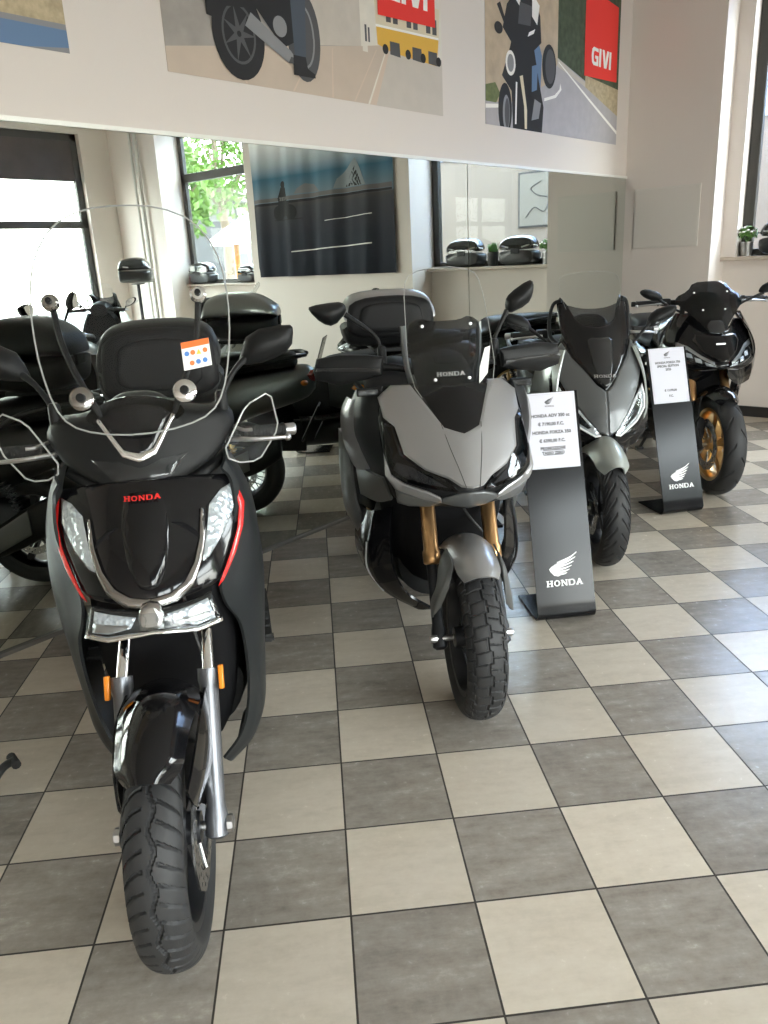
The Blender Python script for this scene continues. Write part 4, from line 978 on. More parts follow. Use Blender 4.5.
    out = [(u + .016, v) for u, v in chaikin(out, 1)]
    q = MB(); q.panel(out, s, 0, .0035, res=.035, bev=0); sc = q.build('windscreen', clear, root, angle=60)
    q = MB(); P = [(u, s(u, v) + .001, v) for u, v in out]; P.append(P[0]); q.tube(P, .0022, n=6, sub=1); q.build('cut_edge', clear_edge, sc)
    inner = [tuple(p) for p in chaikin(mirror_poly([(0, 1.12), (.08, 1.13), (.125, 1.15), (.09, 1.185), (0, 1.205)]), 2)]
    q = MB(); q.panel(inner, lambda x, z: s(x, z) + .05, 0, .003, res=.03, bev=0); dv = q.build('lower_deflector', smoke, sc, angle=60)
    for sx in (-1, 1):
        bk = [(.062, .43, 1.10), (.105, .41, 1.20), (.155, .46, 1.32), (.172, .50, 1.425)]
        q = MB(); q.tube([(sx * a + .006, b + .02, c) for a, b, c in bk], .008, n=8); q.build('screen_stay', matte, root)
        for (x, z, r) in ((.172, 1.425, .020), (.118, 1.207, .028)):
            q = MB(); y = s(sx * x + .006, z) - .002
            q.lathe([(.001, .016), (r * .30, .016), (r * .36, .008), (r * .75, .007), (r, .001), (r, -.012), (r * .6, -.02)], (sx * x + .006, y, z), (0, -1, .35), n=24); k = q.build('screen_boss', chrome if sx > 0 else chrome_dark, sc)
            q = MB(); q.lathe([(.001, .021), (r * .34, .020), (r * .40, .012), (r * .40, .006)], (sx * x + .006, y, z), (0, -1, .35), n=16); q.build('screen_knob', matte, k)
    # warning sticker on the screen
    stx, stz = .162, 1.288
    fs = lambda x, z: s(x, z)
    q = MB(); q.panel([(.128, 1.252), (.194, 1.258), (.192, 1.322), (.126, 1.316)], fs, .001, .001, res=.03, bev=0); so = q.build('warning_sticker', sticker_white, sc)
    q = MB(); q.panel([(.127, 1.302), (.192, 1.308), (.192, 1.322), (.126, 1.316)], fs, .0018, .001, res=.03, bev=0); q.build('sticker_header', sticker_orange, sc)
    dots = MB()
    mats_ = [sticker_blue, sticker_orange, sticker_yellow]
    for i, (x, z, mi) in enumerate([(.138, 1.290, 0), (.152, 1.292, 1), (.166, 1.293, 2), (.181, 1.295, 1), (.148, 1.268, 1), (.163, 1.270, 0), (.179, 1.272, 0)]):
        dots.cur = mi
        pl = [(x + .0058 * math.cos(2 * PI * k / 14), z + .0058 * math.sin(2 * PI * k / 14)) for k in range(14)] if mi != 2 else [(x - .006, z - .006), (x + .006, z - .006), (x, z + .006)]
        dots.panel(pl, fs, .0022, .001, res=.02, bev=0)
    dots.build('sticker_pictograms', mats_, sc)
    # everything behind
    tail_end(root, dict(wb=1.45, R=.283, seat=.79, body=matte_grey, hw=.185, rr=.205, rw=.13, spokes=7))
    top_case(root, 1.42, 1.80, .985, 1.315, .235, matte, matte, x=-.015)
    return root
SH = build_tall_wheel()
# ------------------------------------------------------------------ the black maxi scooter with gold wheels
def build_sport():
    root = thing('scooter', 'black maxi scooter with gold wheels and gold forks, farthest in the row', 'scooter', (-2.088, -1.626, 0), math.radians(-44.25 - 8), 'scooters parked in the row')
    f = lambda x, z: lerp_tab([(.50, .22), (.60, .16), (.68, .09), (.76, .02), (.80, .03), (.90, .12), (1.0, .22), (1.1, .30)], z) + .40 * (math.sqrt(x * x + .0009) - .03) + 1.2 * x * x
    FT = Matrix.Translation((-.018, 0, 0)) @ Matrix.Rotation(math.radians(4), 4, 'Z')
    wheel(root, 0, .31, .128, .216, groove_sport, gold, 5, T=FT, disc=.155, disc_x=(-.062, .062), twin=True)
    fender_arc(root, 'mudguard', gloss, 0, .31, .352, 40, -26, .092, .066, .06, T=FT)
    for sx in (-1, 1):
        q = MB(FT); q.patch([[(.086, .05, .60), (.098, .04, .54), (.100, .03, .47)], [(.088, .12, .56), (.104, .10, .50), (.112, .06, .42)]], .006, 3, 3, sx); q.build('mudguard_side', matte, root, angle=50)
        leg_tube(root, 'fork_tube', fork_gold, (sx * .104, .14, .55), (sx * .102, .25, .80), .027, FT, prof=[(.02, 0), (.027, .01), (.030, .03), (.030, .12), (.026, .15), (.0255, 1), (.02, 1)])
        leg_tube(root, 'fork_slider', dark_alloy, (sx * .106, -.005, .28), (sx * .104, .15, .57), .02, FT, prof=[(.016, 0), (.027, .03), (.026, .2), (.020, .28), (.019, 1), (.01, 1)])
        q = MB(FT); q.body([(.04, .33, .47, .024, .024, sx * .085), (.11, .32, .47, .03, .03, sx * .088), (.16, .36, .44, .02, .02, sx * .084)]); q.build('brake_caliper', dark_alloy, root)
    q = MB(FT); q.cyl((-.125, 0, .31), (.125, 0, .31), .011, n=12); q.build('axle', alloy, root)
    q = MB(); q.body([(.26, .66, .80, .10, .12), (.36, .52, .95, .16, .18), (.46, .38, 1.05, .19, .22), (.58, .24, 1.06, .21, .24)]); q.build('inner_fairing', void, root, angle=60)
    base = mirror_poly([(0, .755), (.05, .76), (.14, .74), (.225, .78), (.25, .86), (.245, .95), (.20, 1.02), (.15, 1.03), (.08, .965), (0, .955)])
    q = MB(); q.panel(base, f, -.012, .02, res=.026, bev=.006); q.build('nose_shell', gloss, root, angle=60)
    q = MB(); q.panel(mirror_poly([(0, .80), (.04, .81), (.10, .855), (.138, .915), (.120, .950), (.05, .945), (0, .940)]), f, .008, .02, res=.022, bev=.008); n_ = q.build('front_cowl', gloss, root, angle=30)
    q = MB(); q.box((0, f(0, .90) - .014, .90), (.055, .004, .010)); q.build('badge', alloy, n_)
    for sx in (-1, 1):
        lamp = [(.222, .905), (.228, .86), (.205, .812), (.12, .775), (.03, .768), (.05, .80), (.11, .835), (.17, .885)]
        q = MB(); q.panel(lamp, f, .0, .012, sx=sx, res=.018, bev=.003); lp = q.build('headlamp', smoked_lamp, root, angle=50)
        q = MB(); q.panel([(.222, .905), (.226, .880), (.172, .862), (.112, .816), (.052, .784), (.050, .80), (.11, .835), (.17, .885)], f, .004, .006, sx=sx, res=.014, bev=.002); q.build('lamp_brow', alloy, lp, angle=50)
        for cx, cz in ((.128, .806), (.170, .832)):
            q = MB(); q.panel([(cx - .017, cz - .014), (cx + .015, cz - .008), (cx + .017, cz + .018), (cx - .013, cz + .010)], f, .004, .006, sx=sx, res=.014, bev=.003); q.build('projector', led_refl, lp, angle=50)
        q = MB(); q.panel([(.036, .771), (.09, .778), (.10, .80), (.066, .788)], f, .004, .006, sx=sx, res=.014, bev=.002); q.build('lamp_corner', led_refl, lp, angle=50)
        q = MB(); q.panel(lamp, f, .010, .004, sx=sx, res=.022, bev=.003); q.build('lens', lens_clear, lp, angle=50)
        q = MB(); q.patch([[(.14, .30, 1.06), (.185, .36, 1.07), (.20, .48, 1.06)], [(.215, .27, .96), (.255, .38, .96), (.27, .54, .95)], [(.238, .22, .87), (.288, .36, .86), (.295, .58, .84)], [(.222, .19, .79), (.295, .36, .75), (.30, .60, .72)], [(.16, .16, .735), (.285, .36, .66), (.29, .60, .62)]], .008, 4, 4, sx); q.build('side_cowl', gloss, root, angle=40)
        q = MB(); q.patch([[(.03, .06, .755), (.12, .12, .745), (.22, .20, .775)], [(.05, .10, .715), (.14, .16, .690), (.245, .26, .705)], [(.10, .16, .67), (.17, .22, .640), (.26, .32, .65)]], .01, 4, 4, sx); bk = q.build('beak', gloss, root, angle=40)
        q = MB(); q.tube([(sx * .03, .050, .757), (sx * .12, .112, .747), (sx * .222, .192, .777)], .004, n=6); q.build('beak_trim', alloy, bk)
        q = MB(); q.patch([[(.17, .24, .66), (.25, .40, .64), (.28, .62, .62)], [(.16, .30, .54), (.245, .44, .52), (.28, .68, .50)], [(.13, .38, .38), (.21, .48, .35), (.25, .72, .34)], [(.08, .42, .22), (.15, .50, .19), (.19, .72, .18)]], .01, 4, 4, sx); q.build('leg_shield', gloss, root, angle=50)
        head = [(.262, 1.145), (.258, 1.165), (.285, 1.200), (.36, 1.222), (.398, 1.215), (.405, 1.195), (.37, 1.165), (.31, 1.142)]
        if sx > 0: head = [(a + .075, b + .02) for a, b in head]
        mirror_arm(root, sx, [(.15, .40, 1.07), (.18, .41, 1.085), (.24, .43, 1.12), (.30 if sx < 0 else .36, .45, 1.165)], head, .045)
        grip_set(root, sx, .26, .40, .52, 1.13, dy=.03, lever_m=alloy, end_m=matte)
    q = MB(); q.tube([(-.27, .52, 1.13), (-.1, .50, 1.12), (.1, .50, 1.12), (.27, .52, 1.13)], .013, n=10); q.build('handlebar', matte, root)
    q = MB(); q.body([(.36, 1.02, 1.14, .11, .09), (.44, 1.04, 1.19, .12, .09), (.54, 1.05, 1.16, .11, .09)]); q.build('dash', matte, root, angle=60)
    s = lambda x, z: lerp_tab([(.94, .165), (1.1, .27), (1.25, .385)], z) + 1.8 * x * x
    out = [tuple(p) for p in chaikin(mirror_poly([(0, .955), (.045, .955), (.075, 1.0), (.140, 1.07), (.200, 1.125), (.20, 1.165), (.130, 1.20), (.095, 1.25), (0, 1.255)]), 1)]
    q = MB(); q.panel(out, s, 0, .006, res=.03, bev=0); sc = q.build('windscreen', smoke_grey, root, angle=60)
    q = MB(); q.panel([tuple(p) for p in chaikin(mirror_poly([(0, .955), (.045, .955), (.06, 1.0), (.03, 1.03), (0, 1.03)]), 1)], s, .004, .004, res=.03, bev=.003); q.build('screen_mount', smoked_lamp, sc)
    q = MB(); pass
    for sx in (-1, 1):
        for a, b in ((.10, 1.19), (.066, 1.09)):
            q = MB(); hex_bolts(q, [(sx * a, s(a, b) - .004, b)], .0055); q.build('screen_bolt', alloy, sc)
    tail_end(root, dict(wb=1.58, R=.30, seat=.80, body=gloss, hw=.20, rr=.19, rw=.16, spokes=5, rim=gold, twin=True, exh=dark_alloy))
    return root
SPORT = build_sport()
# ------------------------------------------------------------------ price stands
ink = mat('printer_ink', (.10, .10, .11), .6)
paper_m = mat('paper', (.64, .64, .72), .5)
acry = mat('stand_gloss_black', (.010, .010, .011), .16, 0, 0, .22)
def price_stand(label, loc, rz, lines, extra=None):
    root = thing('price_stand', label, 'price stand', loc, rz, 'price stands')
    w, t = .125, .006
    prof = [Vector(p) for p in ((.285, .004), (.05, .004))]
    c = Vector((.040, .044)); r = .040
    for k in range(9):
        a = -PI / 2 - (PI / 2 + .0) * k / 8; prof.append(Vector((c.x + r * math.cos(a), c.y + r * math.sin(a))))
    sl = Vector((.335, 1.)).normalized()
    p0 = prof[-1]; top = p0 + sl * .925; prof += [p0 + sl * .05, top]
    P2 = cr([Vector((0, *p)) for p in prof[1:-2]], 1)
    n = len(prof); q = MB(); A = []; B = []
    for i, p in enumerate(prof):
        d = (prof[min(i + 1, n - 1)] - prof[max(i - 1, 0)]).normalized(); nn = Vector((-d.y, d.x)) * t
        A.append(p); B.append(p - nn)
    q.rings([[Vector((-w, a.x, a.y)), Vector((w, a.x, a.y)), Vector((w, b.x, b.y)), Vector((-w, b.x, b.y))] for a, b in zip(A, B)])
    q.build('panel', acry, root, angle=40)
    nrm = Vector((0, -sl.y, sl.x))
    def on(u, v, d): p = p0 + sl * v; return Vector((u, p.x, p.y)) + nrm * (d + .0005)
    q = MB()
    q.prism([(-.112, .605), (.112, .605), (.112, .922), (-.112, .922)], lambda u, v, d: on(u, v, d), .0025); pg = q.build('price_sheet', paper_m, root, smooth=False)
    q = MB(); wing(q, .040, lambda u, v, d: on(u, v + .872, d + .0026), .0004); slab_word(q, 'HONDA', .0065, lambda u, v, d: on(u, v + .862, d + .0026), .0004); q.build('sheet_emblem', ink, pg, smooth=False)
    q = MB()
    for s_, v, size in lines: text_mesh(q, s_, size, lambda a, b, d: on(a, b + v, d + .0026), .0004, bold=.0009)
    q.build('printed_lines', ink, pg, smooth=False)
    q = MB()
    for a, b in (((-.105, .612), (.105, .6128)), ((-.105, .914), (.105, .9148)), ((-.105, .612), (-.1042, .9148)), ((.1042, .612), (.105, .9148))):
        q.prism([(a[0], a[1]), (b[0], a[1]), (b[0], b[1]), (a[0], b[1])], lambda u, v, d: on(u, v, d + .0026), .0003)
    q.build('sheet_border', mat('sheet_border_grey', (.5, .5, .56), .6), pg, smooth=False)
    q = MB(); wing(q, .125, lambda u, v, d: on(u, v + .150, d), .0006); slab_word(q, 'HONDA', .026, lambda u, v, d: on(u, v + .112, d), .0006); q.build('emblem', white, root, smooth=False)
    return root
price_stand('black price stand with printed sheet between the silver and the satin grey scooter', (-4.219, -1.741, 0), math.radians(-44.25 + 2),
            [('HONDA ADV 350 cc', .820, .0185), ('€ 7190,00 F.C.', .785, .0185), ('HONDA FORZA 350', .750, .0185), ('€ 6390,00 F.C.', .715, .0185), ('PROMOZIONE', .684, .0165), ('__________', .683, .0165), ('TASSO ZERO', .664, .0165), ('__________', .663, .0165)])
price_stand('black price stand with printed sheet in front of the gold-wheeled scooter', (-2.606, -1.624, 0), math.radians(-44.25 + 7),
            [('HONDA FORZA 750', .832, .0175), ('SPECIAL EDITION', .812, .0175), ('2025', .792, .0175), ('€ 13190,00', .672, .0165), ('F.C.', .640, .0165)])

# ------------------------------------------------------------------ posters above the mirror
def ink_mat(n, c, noise=None): return mat('print_' + n, c, .7, spec=.15, noise=noise)
PAV = ink_mat('paving', (.55, .455, .37), (6, .12)); WALLG = ink_mat('old_wall', (.36, .33, .30), (9, .3)); PALE = ink_mat('pale_town', (.72, .68, .60), (12, .15)); ROADL = ink_mat('road_light', (.56, .51, .45), (10, .08))
KERB = ink_mat('kerb', (.62, .50, .40)); BLK = ink_mat('black', (.035, .035, .037)); DGR = ink_mat('dark_grey', (.10, .10, .105)); MGR = ink_mat('mid_grey', (.26, .26, .27)); JEAN = ink_mat('denim', (.085, .10, .125)); REDP = ink_mat('red', (.80, .055, .045)); WHT = ink_mat('white', (.86, .84, .80)); YEL = ink_mat('yellow', (.72, .43, .08)); CRM = ink_mat('cream', (.70, .62, .46))
ROCK = ink_mat('rock', (.50, .40, .29), (9, .35)); FOR = ink_mat('forest', (.075, .095, .06), (22, .7)); ROAD = ink_mat('asphalt', (.43, .41, .425), (14, .12)); STRAW = ink_mat('straw', (.46, .38, .25), (40, .4)); BLU = ink_mat('blue_denim', (.14, .22, .36)); GRASS = ink_mat('grass', (.16, .19, .09), (30, .4)); WALLB = ink_mat('low_wall', (.55, .50, .44), (10, .15))
PM = [PAV, WALLG, PALE, ROADL, KERB, BLK, DGR, MGR, JEAN, REDP, WHT, YEL, CRM, ROCK, FOR, ROAD, STRAW, BLU, GRASS, WALLB]
def circ(x, z, rx, rz=None, n=28): return [(x + rx * math.cos(2 * PI * k / n), z + (rz or rx) * math.sin(2 * PI * k / n)) for k in range(n)]
def ringp(x, z, rx, rz, t, n=28):
    return [[(x + rx * math.cos(a), z + rz * math.sin(a)), (x + rx * math.cos(b), z + rz * math.sin(b)), (x + (rx - t) * math.cos(b), z + (rz - t) * math.sin(b)), (x + (rx - t) * math.cos(a), z + (rz - t) * math.sin(a))] for a, b in [(2 * PI * k / n, 2 * PI * (k + 1) / n) for k in range(n)]]
def clip(poly, x0, x1, z0, z1):
    def cut(P, f, g):
        out = []
        for i in range(len(P)):
            a, b = P[i - 1], P[i]; fa, fb = f(a), f(b)
            if fb >= 0:
                if fa < 0: t = fa / (fa - fb); out.append((a[0] + (b[0] - a[0]) * t, a[1] + (b[1] - a[1]) * t))
                out.append(b)
            elif fa >= 0: t = fa / (fa - fb); out.append((a[0] + (b[0] - a[0]) * t, a[1] + (b[1] - a[1]) * t))
        return out
    for f in (lambda p: p[0] - x0, lambda p: x1 - p[0], lambda p: p[1] - z0, lambda p: z1 - p[1]):
        if len(poly) >= 3: poly = cut(poly, f, None)
    return poly
def poster(label, x0, x1, z0, z1, layers, givi=None):
    q = MB(); y = -.0072
    q.box(((x0 + x1) / 2, y - .001, (z0 + z1) / 2), (x1 - x0, .002, z1 - z0))
    q.mi = [PM.index(layers[0])] * len(q.f); d = y - .0022
    for m, poly in layers[1:]:
        poly = clip(poly, x0, x1, z0, z1); d -= .00006
        if len(poly) < 3: continue
        q.cur = PM.index(m)
        t = delaunay_2d_cdt([Vector(p) for p in poly], [(k, (k + 1) % len(poly)) for k in range(len(poly))], [], 1, 1e-7)
        q.add([(p[0], d, p[1]) for p in t[0]], [tuple(f) for f in t[2]])
    if givi:
        gx, gz, gh, gw = givi; q.cur = PM.index(WHT); d -= .0002
        slab_word(q, 'GIVI', gh, lambda u, v, w: (gx + u, d, gz + v), 0, gap=.09, wide=gw)
    me = bpy.data.meshes.new('poster'); me.from_pydata([tuple(v) for v in q.v], [], q.f)
    for m in PM: me.materials.append(m)
    me.polygons.foreach_set('material_index', q.mi); o = bpy.data.objects.new('hanging_poster', me); COL.objects.link(o)
    return tag(o, label, 'poster', 'posters above the mirror')
Lr = [PAV, (WALLG, [(-4.7, 2.385), (-3.37, 2.572), (-3.37, 3.5), (-4.7, 3.5)]), (WALLB, [(-3.92, 2.50), (-3.37, 2.572), (-3.37, 3.5), (-3.80, 3.5)]), (PALE, [(-3.37, 2.572), (-3.20, 2.60), (-2.6, 2.52), (-2.6, 3.5), (-3.37, 3.5)]),
      (ROADL, [(-3.285, 2.29), (-2.6, 2.29), (-2.6, 2.60), (-3.14, 2.60)]), (KERB, [(-3.33, 2.29), (-3.27, 2.29), (-3.125, 2.60), (-3.15, 2.60)]), (PALE, [(-3.34, 2.29), (-3.325, 2.29), (-3.148, 2.60), (-3.156, 2.60)])]
for a, b in (((-3.9, 2.30), (-3.75, 2.49)), ((-3.62, 2.30), (-3.60, 2.53)), ((-4.2, 2.30), (-4.3, 2.43)), ((-3.45, 2.30), (-3.25, 2.57))): Lr.append((KERB, [a, (a[0] + .012, a[1]), (b[0] + .006, b[1]), b]))
Lr += [(CRM, [(-3.24, 2.64), (-2.68, 2.62), (-2.66, 2.86), (-3.25, 2.85)]), (YEL, [(-3.235, 2.60), (-3.1, 2.575), (-2.70, 2.56), (-2.675, 2.70), (-3.24, 2.685)]), (WHT, [(-3.245, 2.685), (-2.675, 2.70), (-2.675, 2.712), (-3.245, 2.697)])]
for k in range(9): x = -3.215 + k * .06; Lr.append((DGR if k % 3 else CRM, [(x, 2.72), (x + .042, 2.722), (x + .042, 2.80), (x, 2.80)]))
for x in (-3.13, -2.93, -2.78): Lr.append((DGR, [(x, 2.565), (x + .09, 2.56), (x + .085, 2.63), (x, 2.63)])); 
for x in (-3.2, -3.0, -2.86, -2.71): Lr.append((BLK, circ(x + .03, 2.585, .025)))
Lr += [(PALE, [(-3.36, 2.55), (-3.32, 2.55), (-3.32, 2.66), (-3.36, 2.66)]), (DGR, [(-3.338, 2.60), (-3.322, 2.60), (-3.322, 2.68), (-3.338, 2.68)]), (DGR, [(-3.312, 2.60), (-3.298, 2.60), (-3.298, 2.67), (-3.312, 2.67)])]
# parked motorcycle and rider's leg
Lr += [(DGR, circ(-3.80, 2.55, .115, .20))] + [(MGR, p) for p in ringp(-3.80, 2.55, .075, .14, .012)] + [(BLK, circ(-4.22, 2.50, .155, .19))] + [(DGR, p) for p in ringp(-4.22, 2.50, .10, .125, .012)]
for k in range(7): a = 2 * PI * k / 7; Lr.append((DGR, [(-4.22 + .02 * math.cos(a + .9), 2.50 + .02 * math.sin(a + .9)), (-4.22 + .10 * math.cos(a), 2.50 + .12 * math.sin(a)), (-4.22 + .02 * math.cos(a - .9), 2.50 + .02 * math.sin(a - .9))]))
Lr += [(BLK, [(-4.30, 2.60), (-4.10, 2.62), (-3.95, 2.48), (-3.86, 2.52), (-3.80, 2.72), (-3.86, 2.95), (-4.10, 3.05), (-4.35, 2.90)]), (DGR, [(-4.28, 2.72), (-4.03, 2.74), (-4.03, 3.0), (-4.28, 3.0)]), (MGR, [(-4.18, 2.54), (-3.92, 2.42), (-3.86, 2.435), (-3.90, 2.475), (-4.14, 2.60)]), (DGR, [(-3.92, 2.42), (-3.84, 2.42), (-3.84, 2.44), (-3.9, 2.45)]),
       (MGR, circ(-3.96, 2.57, .045)), (JEAN, [(-4.03, 3.05), (-3.88, 2.72), (-3.875, 2.44), (-3.80, 2.44), (-3.775, 2.75), (-3.83, 3.05)]), (BLK, [(-3.885, 2.46), (-3.80, 2.46), (-3.79, 2.41), (-3.74, 2.39), (-3.74, 2.372), (-3.89, 2.372)]), (WHT, [(-4.46, 2.68), (-4.36, 2.66), (-4.34, 2.80), (-4.44, 2.82)]), (REDP, [(-4.44, 2.62), (-4.40, 2.61), (-4.39, 2.67), (-4.43, 2.68)]), (BLK, [(-4.40, 2.55), (-4.33, 2.54), (-4.30, 2.9), (-4.40, 2.9)])]
Lr.append((REDP, [(-3.228, 2.742), (-2.713, 2.758), (-2.713, 3.10), (-3.228, 3.10)]))
poster('poster of a parked motorcycle by an old wall with a yellow tram', -4.634, -2.645, 2.297, 3.45, Lr, (-2.97, 2.83, .13, 1.0))
Rr = [ROAD, (ROCK, [(-2.2, 2.43), (-1.9, 2.44), (-1.42, 2.60), (-1.235, 2.76), (-1.235, 3.5), (-2.2, 3.5)]), (FOR, [(-1.235, 2.80), (-.8, 2.70), (-.2, 2.52), (-.2, 3.5), (-1.235, 3.5)]), (WALLB, [(-1.235, 2.745), (-.72, 2.645), (-.72, 2.668), (-1.235, 2.80)]), (STRAW, [(-.80, 2.66), (-.2, 2.50), (-.2, 2.70), (-.80, 2.74)]), (GRASS, [(-2.2, 2.43), (-2.05, 2.43), (-2.0, 2.49), (-2.06, 2.55), (-2.2, 2.52)]),
      (WHT, [(-2.2, 2.385), (-1.95, 2.41), (-1.95, 2.432), (-2.2, 2.41)]), (WHT, [(-1.42, 2.50), (-1.25, 2.54), (-1.17, 2.60), (-1.19, 2.64), (-1.20, 2.60), (-1.27, 2.556), (-1.42, 2.52)]), (WHT, [(-1.22, 2.77), (-.72, 2.565), (-.2, 2.36), (-.2, 2.385), (-.72, 2.585), (-1.22, 2.78)]),
      (BLK, circ(-1.356, 2.728, .10, .14)), (DGR, circ(-1.34, 2.73, .07, .11)), (BLK, circ(-1.94, 2.40, .085, .16)), (MGR, circ(-1.925, 2.38, .045, .11)), (DGR, circ(-1.915, 2.38, .03, .09)),
      (BLU, [(-1.78, 2.86), (-1.70, 2.60), (-1.62, 2.50), (-1.48, 2.52), (-1.46, 2.78), (-1.56, 2.95)]), (BLK, [(-1.98, 2.60), (-1.86, 2.52), (-1.84, 2.28), (-1.45, 2.28), (-1.43, 2.46), (-1.50, 2.62), (-1.58, 2.84), (-1.64, 2.92), (-1.82, 2.92), (-1.88, 2.78)]),
      (BLK, [(-1.97, 2.88), (-1.92, 3.02), (-1.83, 3.10), (-1.56, 3.10), (-1.49, 3.02), (-1.47, 2.86), (-1.60, 2.78), (-1.82, 2.78)]), (WHT, [(-1.86, 3.09), (-1.76, 3.16), (-1.75, 3.03)]), (WHT, [(-1.60, 3.14), (-1.50, 3.08), (-1.53, 2.96), (-1.60, 3.0)]), (DGR, [(-1.78, 2.93), (-1.62, 2.94), (-1.60, 3.06), (-1.76, 3.06)]), (BLK, circ(-1.69, 3.20, .10, .12)), (REDP, [(-1.77, 3.11), (-1.62, 3.11), (-1.62, 3.15), (-1.77, 3.15)]),
      (BLK, circ(-2.02, 2.87, .05, .035)), (BLK, [(-2.04, 3.0), (-2.0, 3.02), (-1.93, 2.92), (-1.95, 2.90)])]
Rr += [(WHT, p) for p in ringp(-1.875, 2.685, .062, .075, .022)] + [(MGR, circ(-1.875, 2.685, .04, .053)), (CRM, [(-1.76, 2.62), (-1.72, 2.63), (-1.66, 2.42), (-1.66, 2.30), (-1.69, 2.30), (-1.70, 2.44)]), (WHT, [(-1.81, 2.58), (-1.79, 2.58), (-1.80, 2.32), (-1.82, 2.32)]), (MGR, [(-1.60, 2.36), (-1.50, 2.38), (-1.47, 2.48), (-1.56, 2.50)]), (BLU, [(-1.60, 2.70), (-1.52, 2.72), (-1.53, 2.56), (-1.60, 2.54)]), (WHT, [(-1.66, 2.87), (-1.58, 2.90), (-1.56, 2.93), (-1.64, 2.90)])]
Rr.append((REDP, [(-.826, 2.735), (-.268, 2.750), (-.272, 3.278), (-.826, 3.33)]))
poster('poster of a rider on a black motorcycle on a mountain road', -2.176, -.226, 2.293, 3.45, Rr, (-.545, 2.825, .125, .92))
Pl = [MGR, (STRAW, [(-7.2, 2.42), (-5.0, 2.40), (-5.0, 3.5), (-7.2, 3.5)]), (ROCK, [(-7.2, 2.62), (-5.0, 2.66), (-5.0, 3.5), (-7.2, 3.5)]), (BLU, [(-7.2, 2.28), (-5.5, 2.28), (-5.0, 2.33), (-5.0, 2.38), (-7.2, 2.40)])]
poster('poster of a stony road verge, cut off at the top corner', -7.07, -5.085, 2.303, 3.45, Pl)

# ------------------------------------------------------------------ banner on the far wall
ban_m = bpy.data.materials.new('banner_print'); ban_m.use_nodes = True; nt = ban_m.node_tree; b = nt.nodes['Principled BSDF']; b.inputs['Roughness'].default_value = .8; b.inputs['Specular IOR Level'].default_value = .1
tc = nt.nodes.new('ShaderNodeTexCoord'); sp = nt.nodes.new('ShaderNodeSeparateXYZ'); rp = nt.nodes.new('ShaderNodeValToRGB'); mr = nt.nodes.new('ShaderNodeMapRange')
nt.links.new(tc.outputs['Object'], sp.inputs[0]); mr.inputs[1].default_value = 1.34; mr.inputs[2].default_value = 2.9; nt.links.new(sp.outputs[2], mr.inputs[0]); nt.links.new(mr.outputs[0], rp.inputs[0])
el = rp.color_ramp.elements
for p_, c_ in ((.0, (.022, .025, .034)), (.30, (.040, .044, .056)), (.50, (.070, .070, .080)), (.538, (.09, .08, .08)), (.545, (.20, .25, .29)), (.72, (.07, .165, .235)), (1., (.03, .115, .19))):
    e = el.new(p_); e.color = (*c_, 1)
el.remove(el[0]); nt.links.new(rp.outputs[0], b.inputs['Base Color'])
BY0, BY1 = 2.60, 4.86
wv = lambda u, v: .045 + .026 * math.sin(u * 11 + .4 * math.sin(v * 3)) * (1.15 - .25 * (v - 1.3)) + .010 * math.sin(u * 25 + v * 1.5) + .01 * (1 if v < 1.45 else 0) * math.sin(u * 5)
bg_ = MB(); NU, NV = 120, 40
G = []
for j in range(NV + 1):
    v = 1.335 + (2.93 - 1.335) * j / NV
    G.append([(-wv(BY0 + (BY1 - BY0) * i / NU, v), -(BY0 + (BY1 - BY0) * i / NU), v) for i in range(NU + 1)])
bg_.rings(G, caps=False, closed=False)
bo = bg_.build('banner', ban_m, angle=80); tag(bo, 'dark blue cloth banner with a motorcyclist on a road, seen in the mirror', 'banner')
def motif(name, m, polys):
    q = MB()
    for p in polys: q.panel([(-a, z) for a, z in p], lambda u, v: wv(-u, v), .007, .002, axis='x', sx=-1, res=.04, bev=0)
    return q.build(name, m, bo, smooth=True)
motif('printed_rail', ink_mat('guard_rail', (.16, .15, .15)), [[(BY0 + .02, 2.215), (4.84, 2.205), (4.84, 2.245), (BY0 + .02, 2.262)]]); motif('printed_rail', BLK, [[(BY0 + .02, 2.185), (4.84, 2.165), (4.84, 2.195), (BY0 + .02, 2.210)]])
motif('printed_rider', BLK, [circ(4.32, 2.385, .04), [(4.22, 2.14), (4.27, 2.35), (4.36, 2.36), (4.42, 2.24), (4.40, 2.12)], circ(4.42, 2.07, .085), circ(4.17, 2.07, .085), [(4.46, 2.10), (4.40, 2.20), (4.20, 2.18), (4.13, 2.10), (4.25, 2.03), (4.38, 2.03)], [(4.5, 1.985), (4.0, 1.985), (4.0, 1.995), (4.5, 1.995)]])
motif('printed_dome', ink_mat('dome_grey', (.20, .20, .21)), [[(4.10, 2.265), (4.05, 2.32), (3.92, 2.365), (3.80, 2.345), (3.68, 2.262)]]); motif('printed_hall', ink_mat('hall_grey', (.24, .27, .29)), [[(3.45, 2.265), (3.40, 2.36), (3.12, 2.55), (3.05, 2.44), (2.95, 2.268)]]); motif('printed_hall', BLK, [[(3.30, 2.27), (3.13, 2.47), (3.02, 2.27)]])
motif('printed_line', WHT, [[(4.20, 1.615), (2.92, 1.655), (2.92, 1.667), (4.20, 1.627)], [(3.62, 1.935), (2.9, 1.965), (2.9, 1.972), (3.62, 1.942)]])

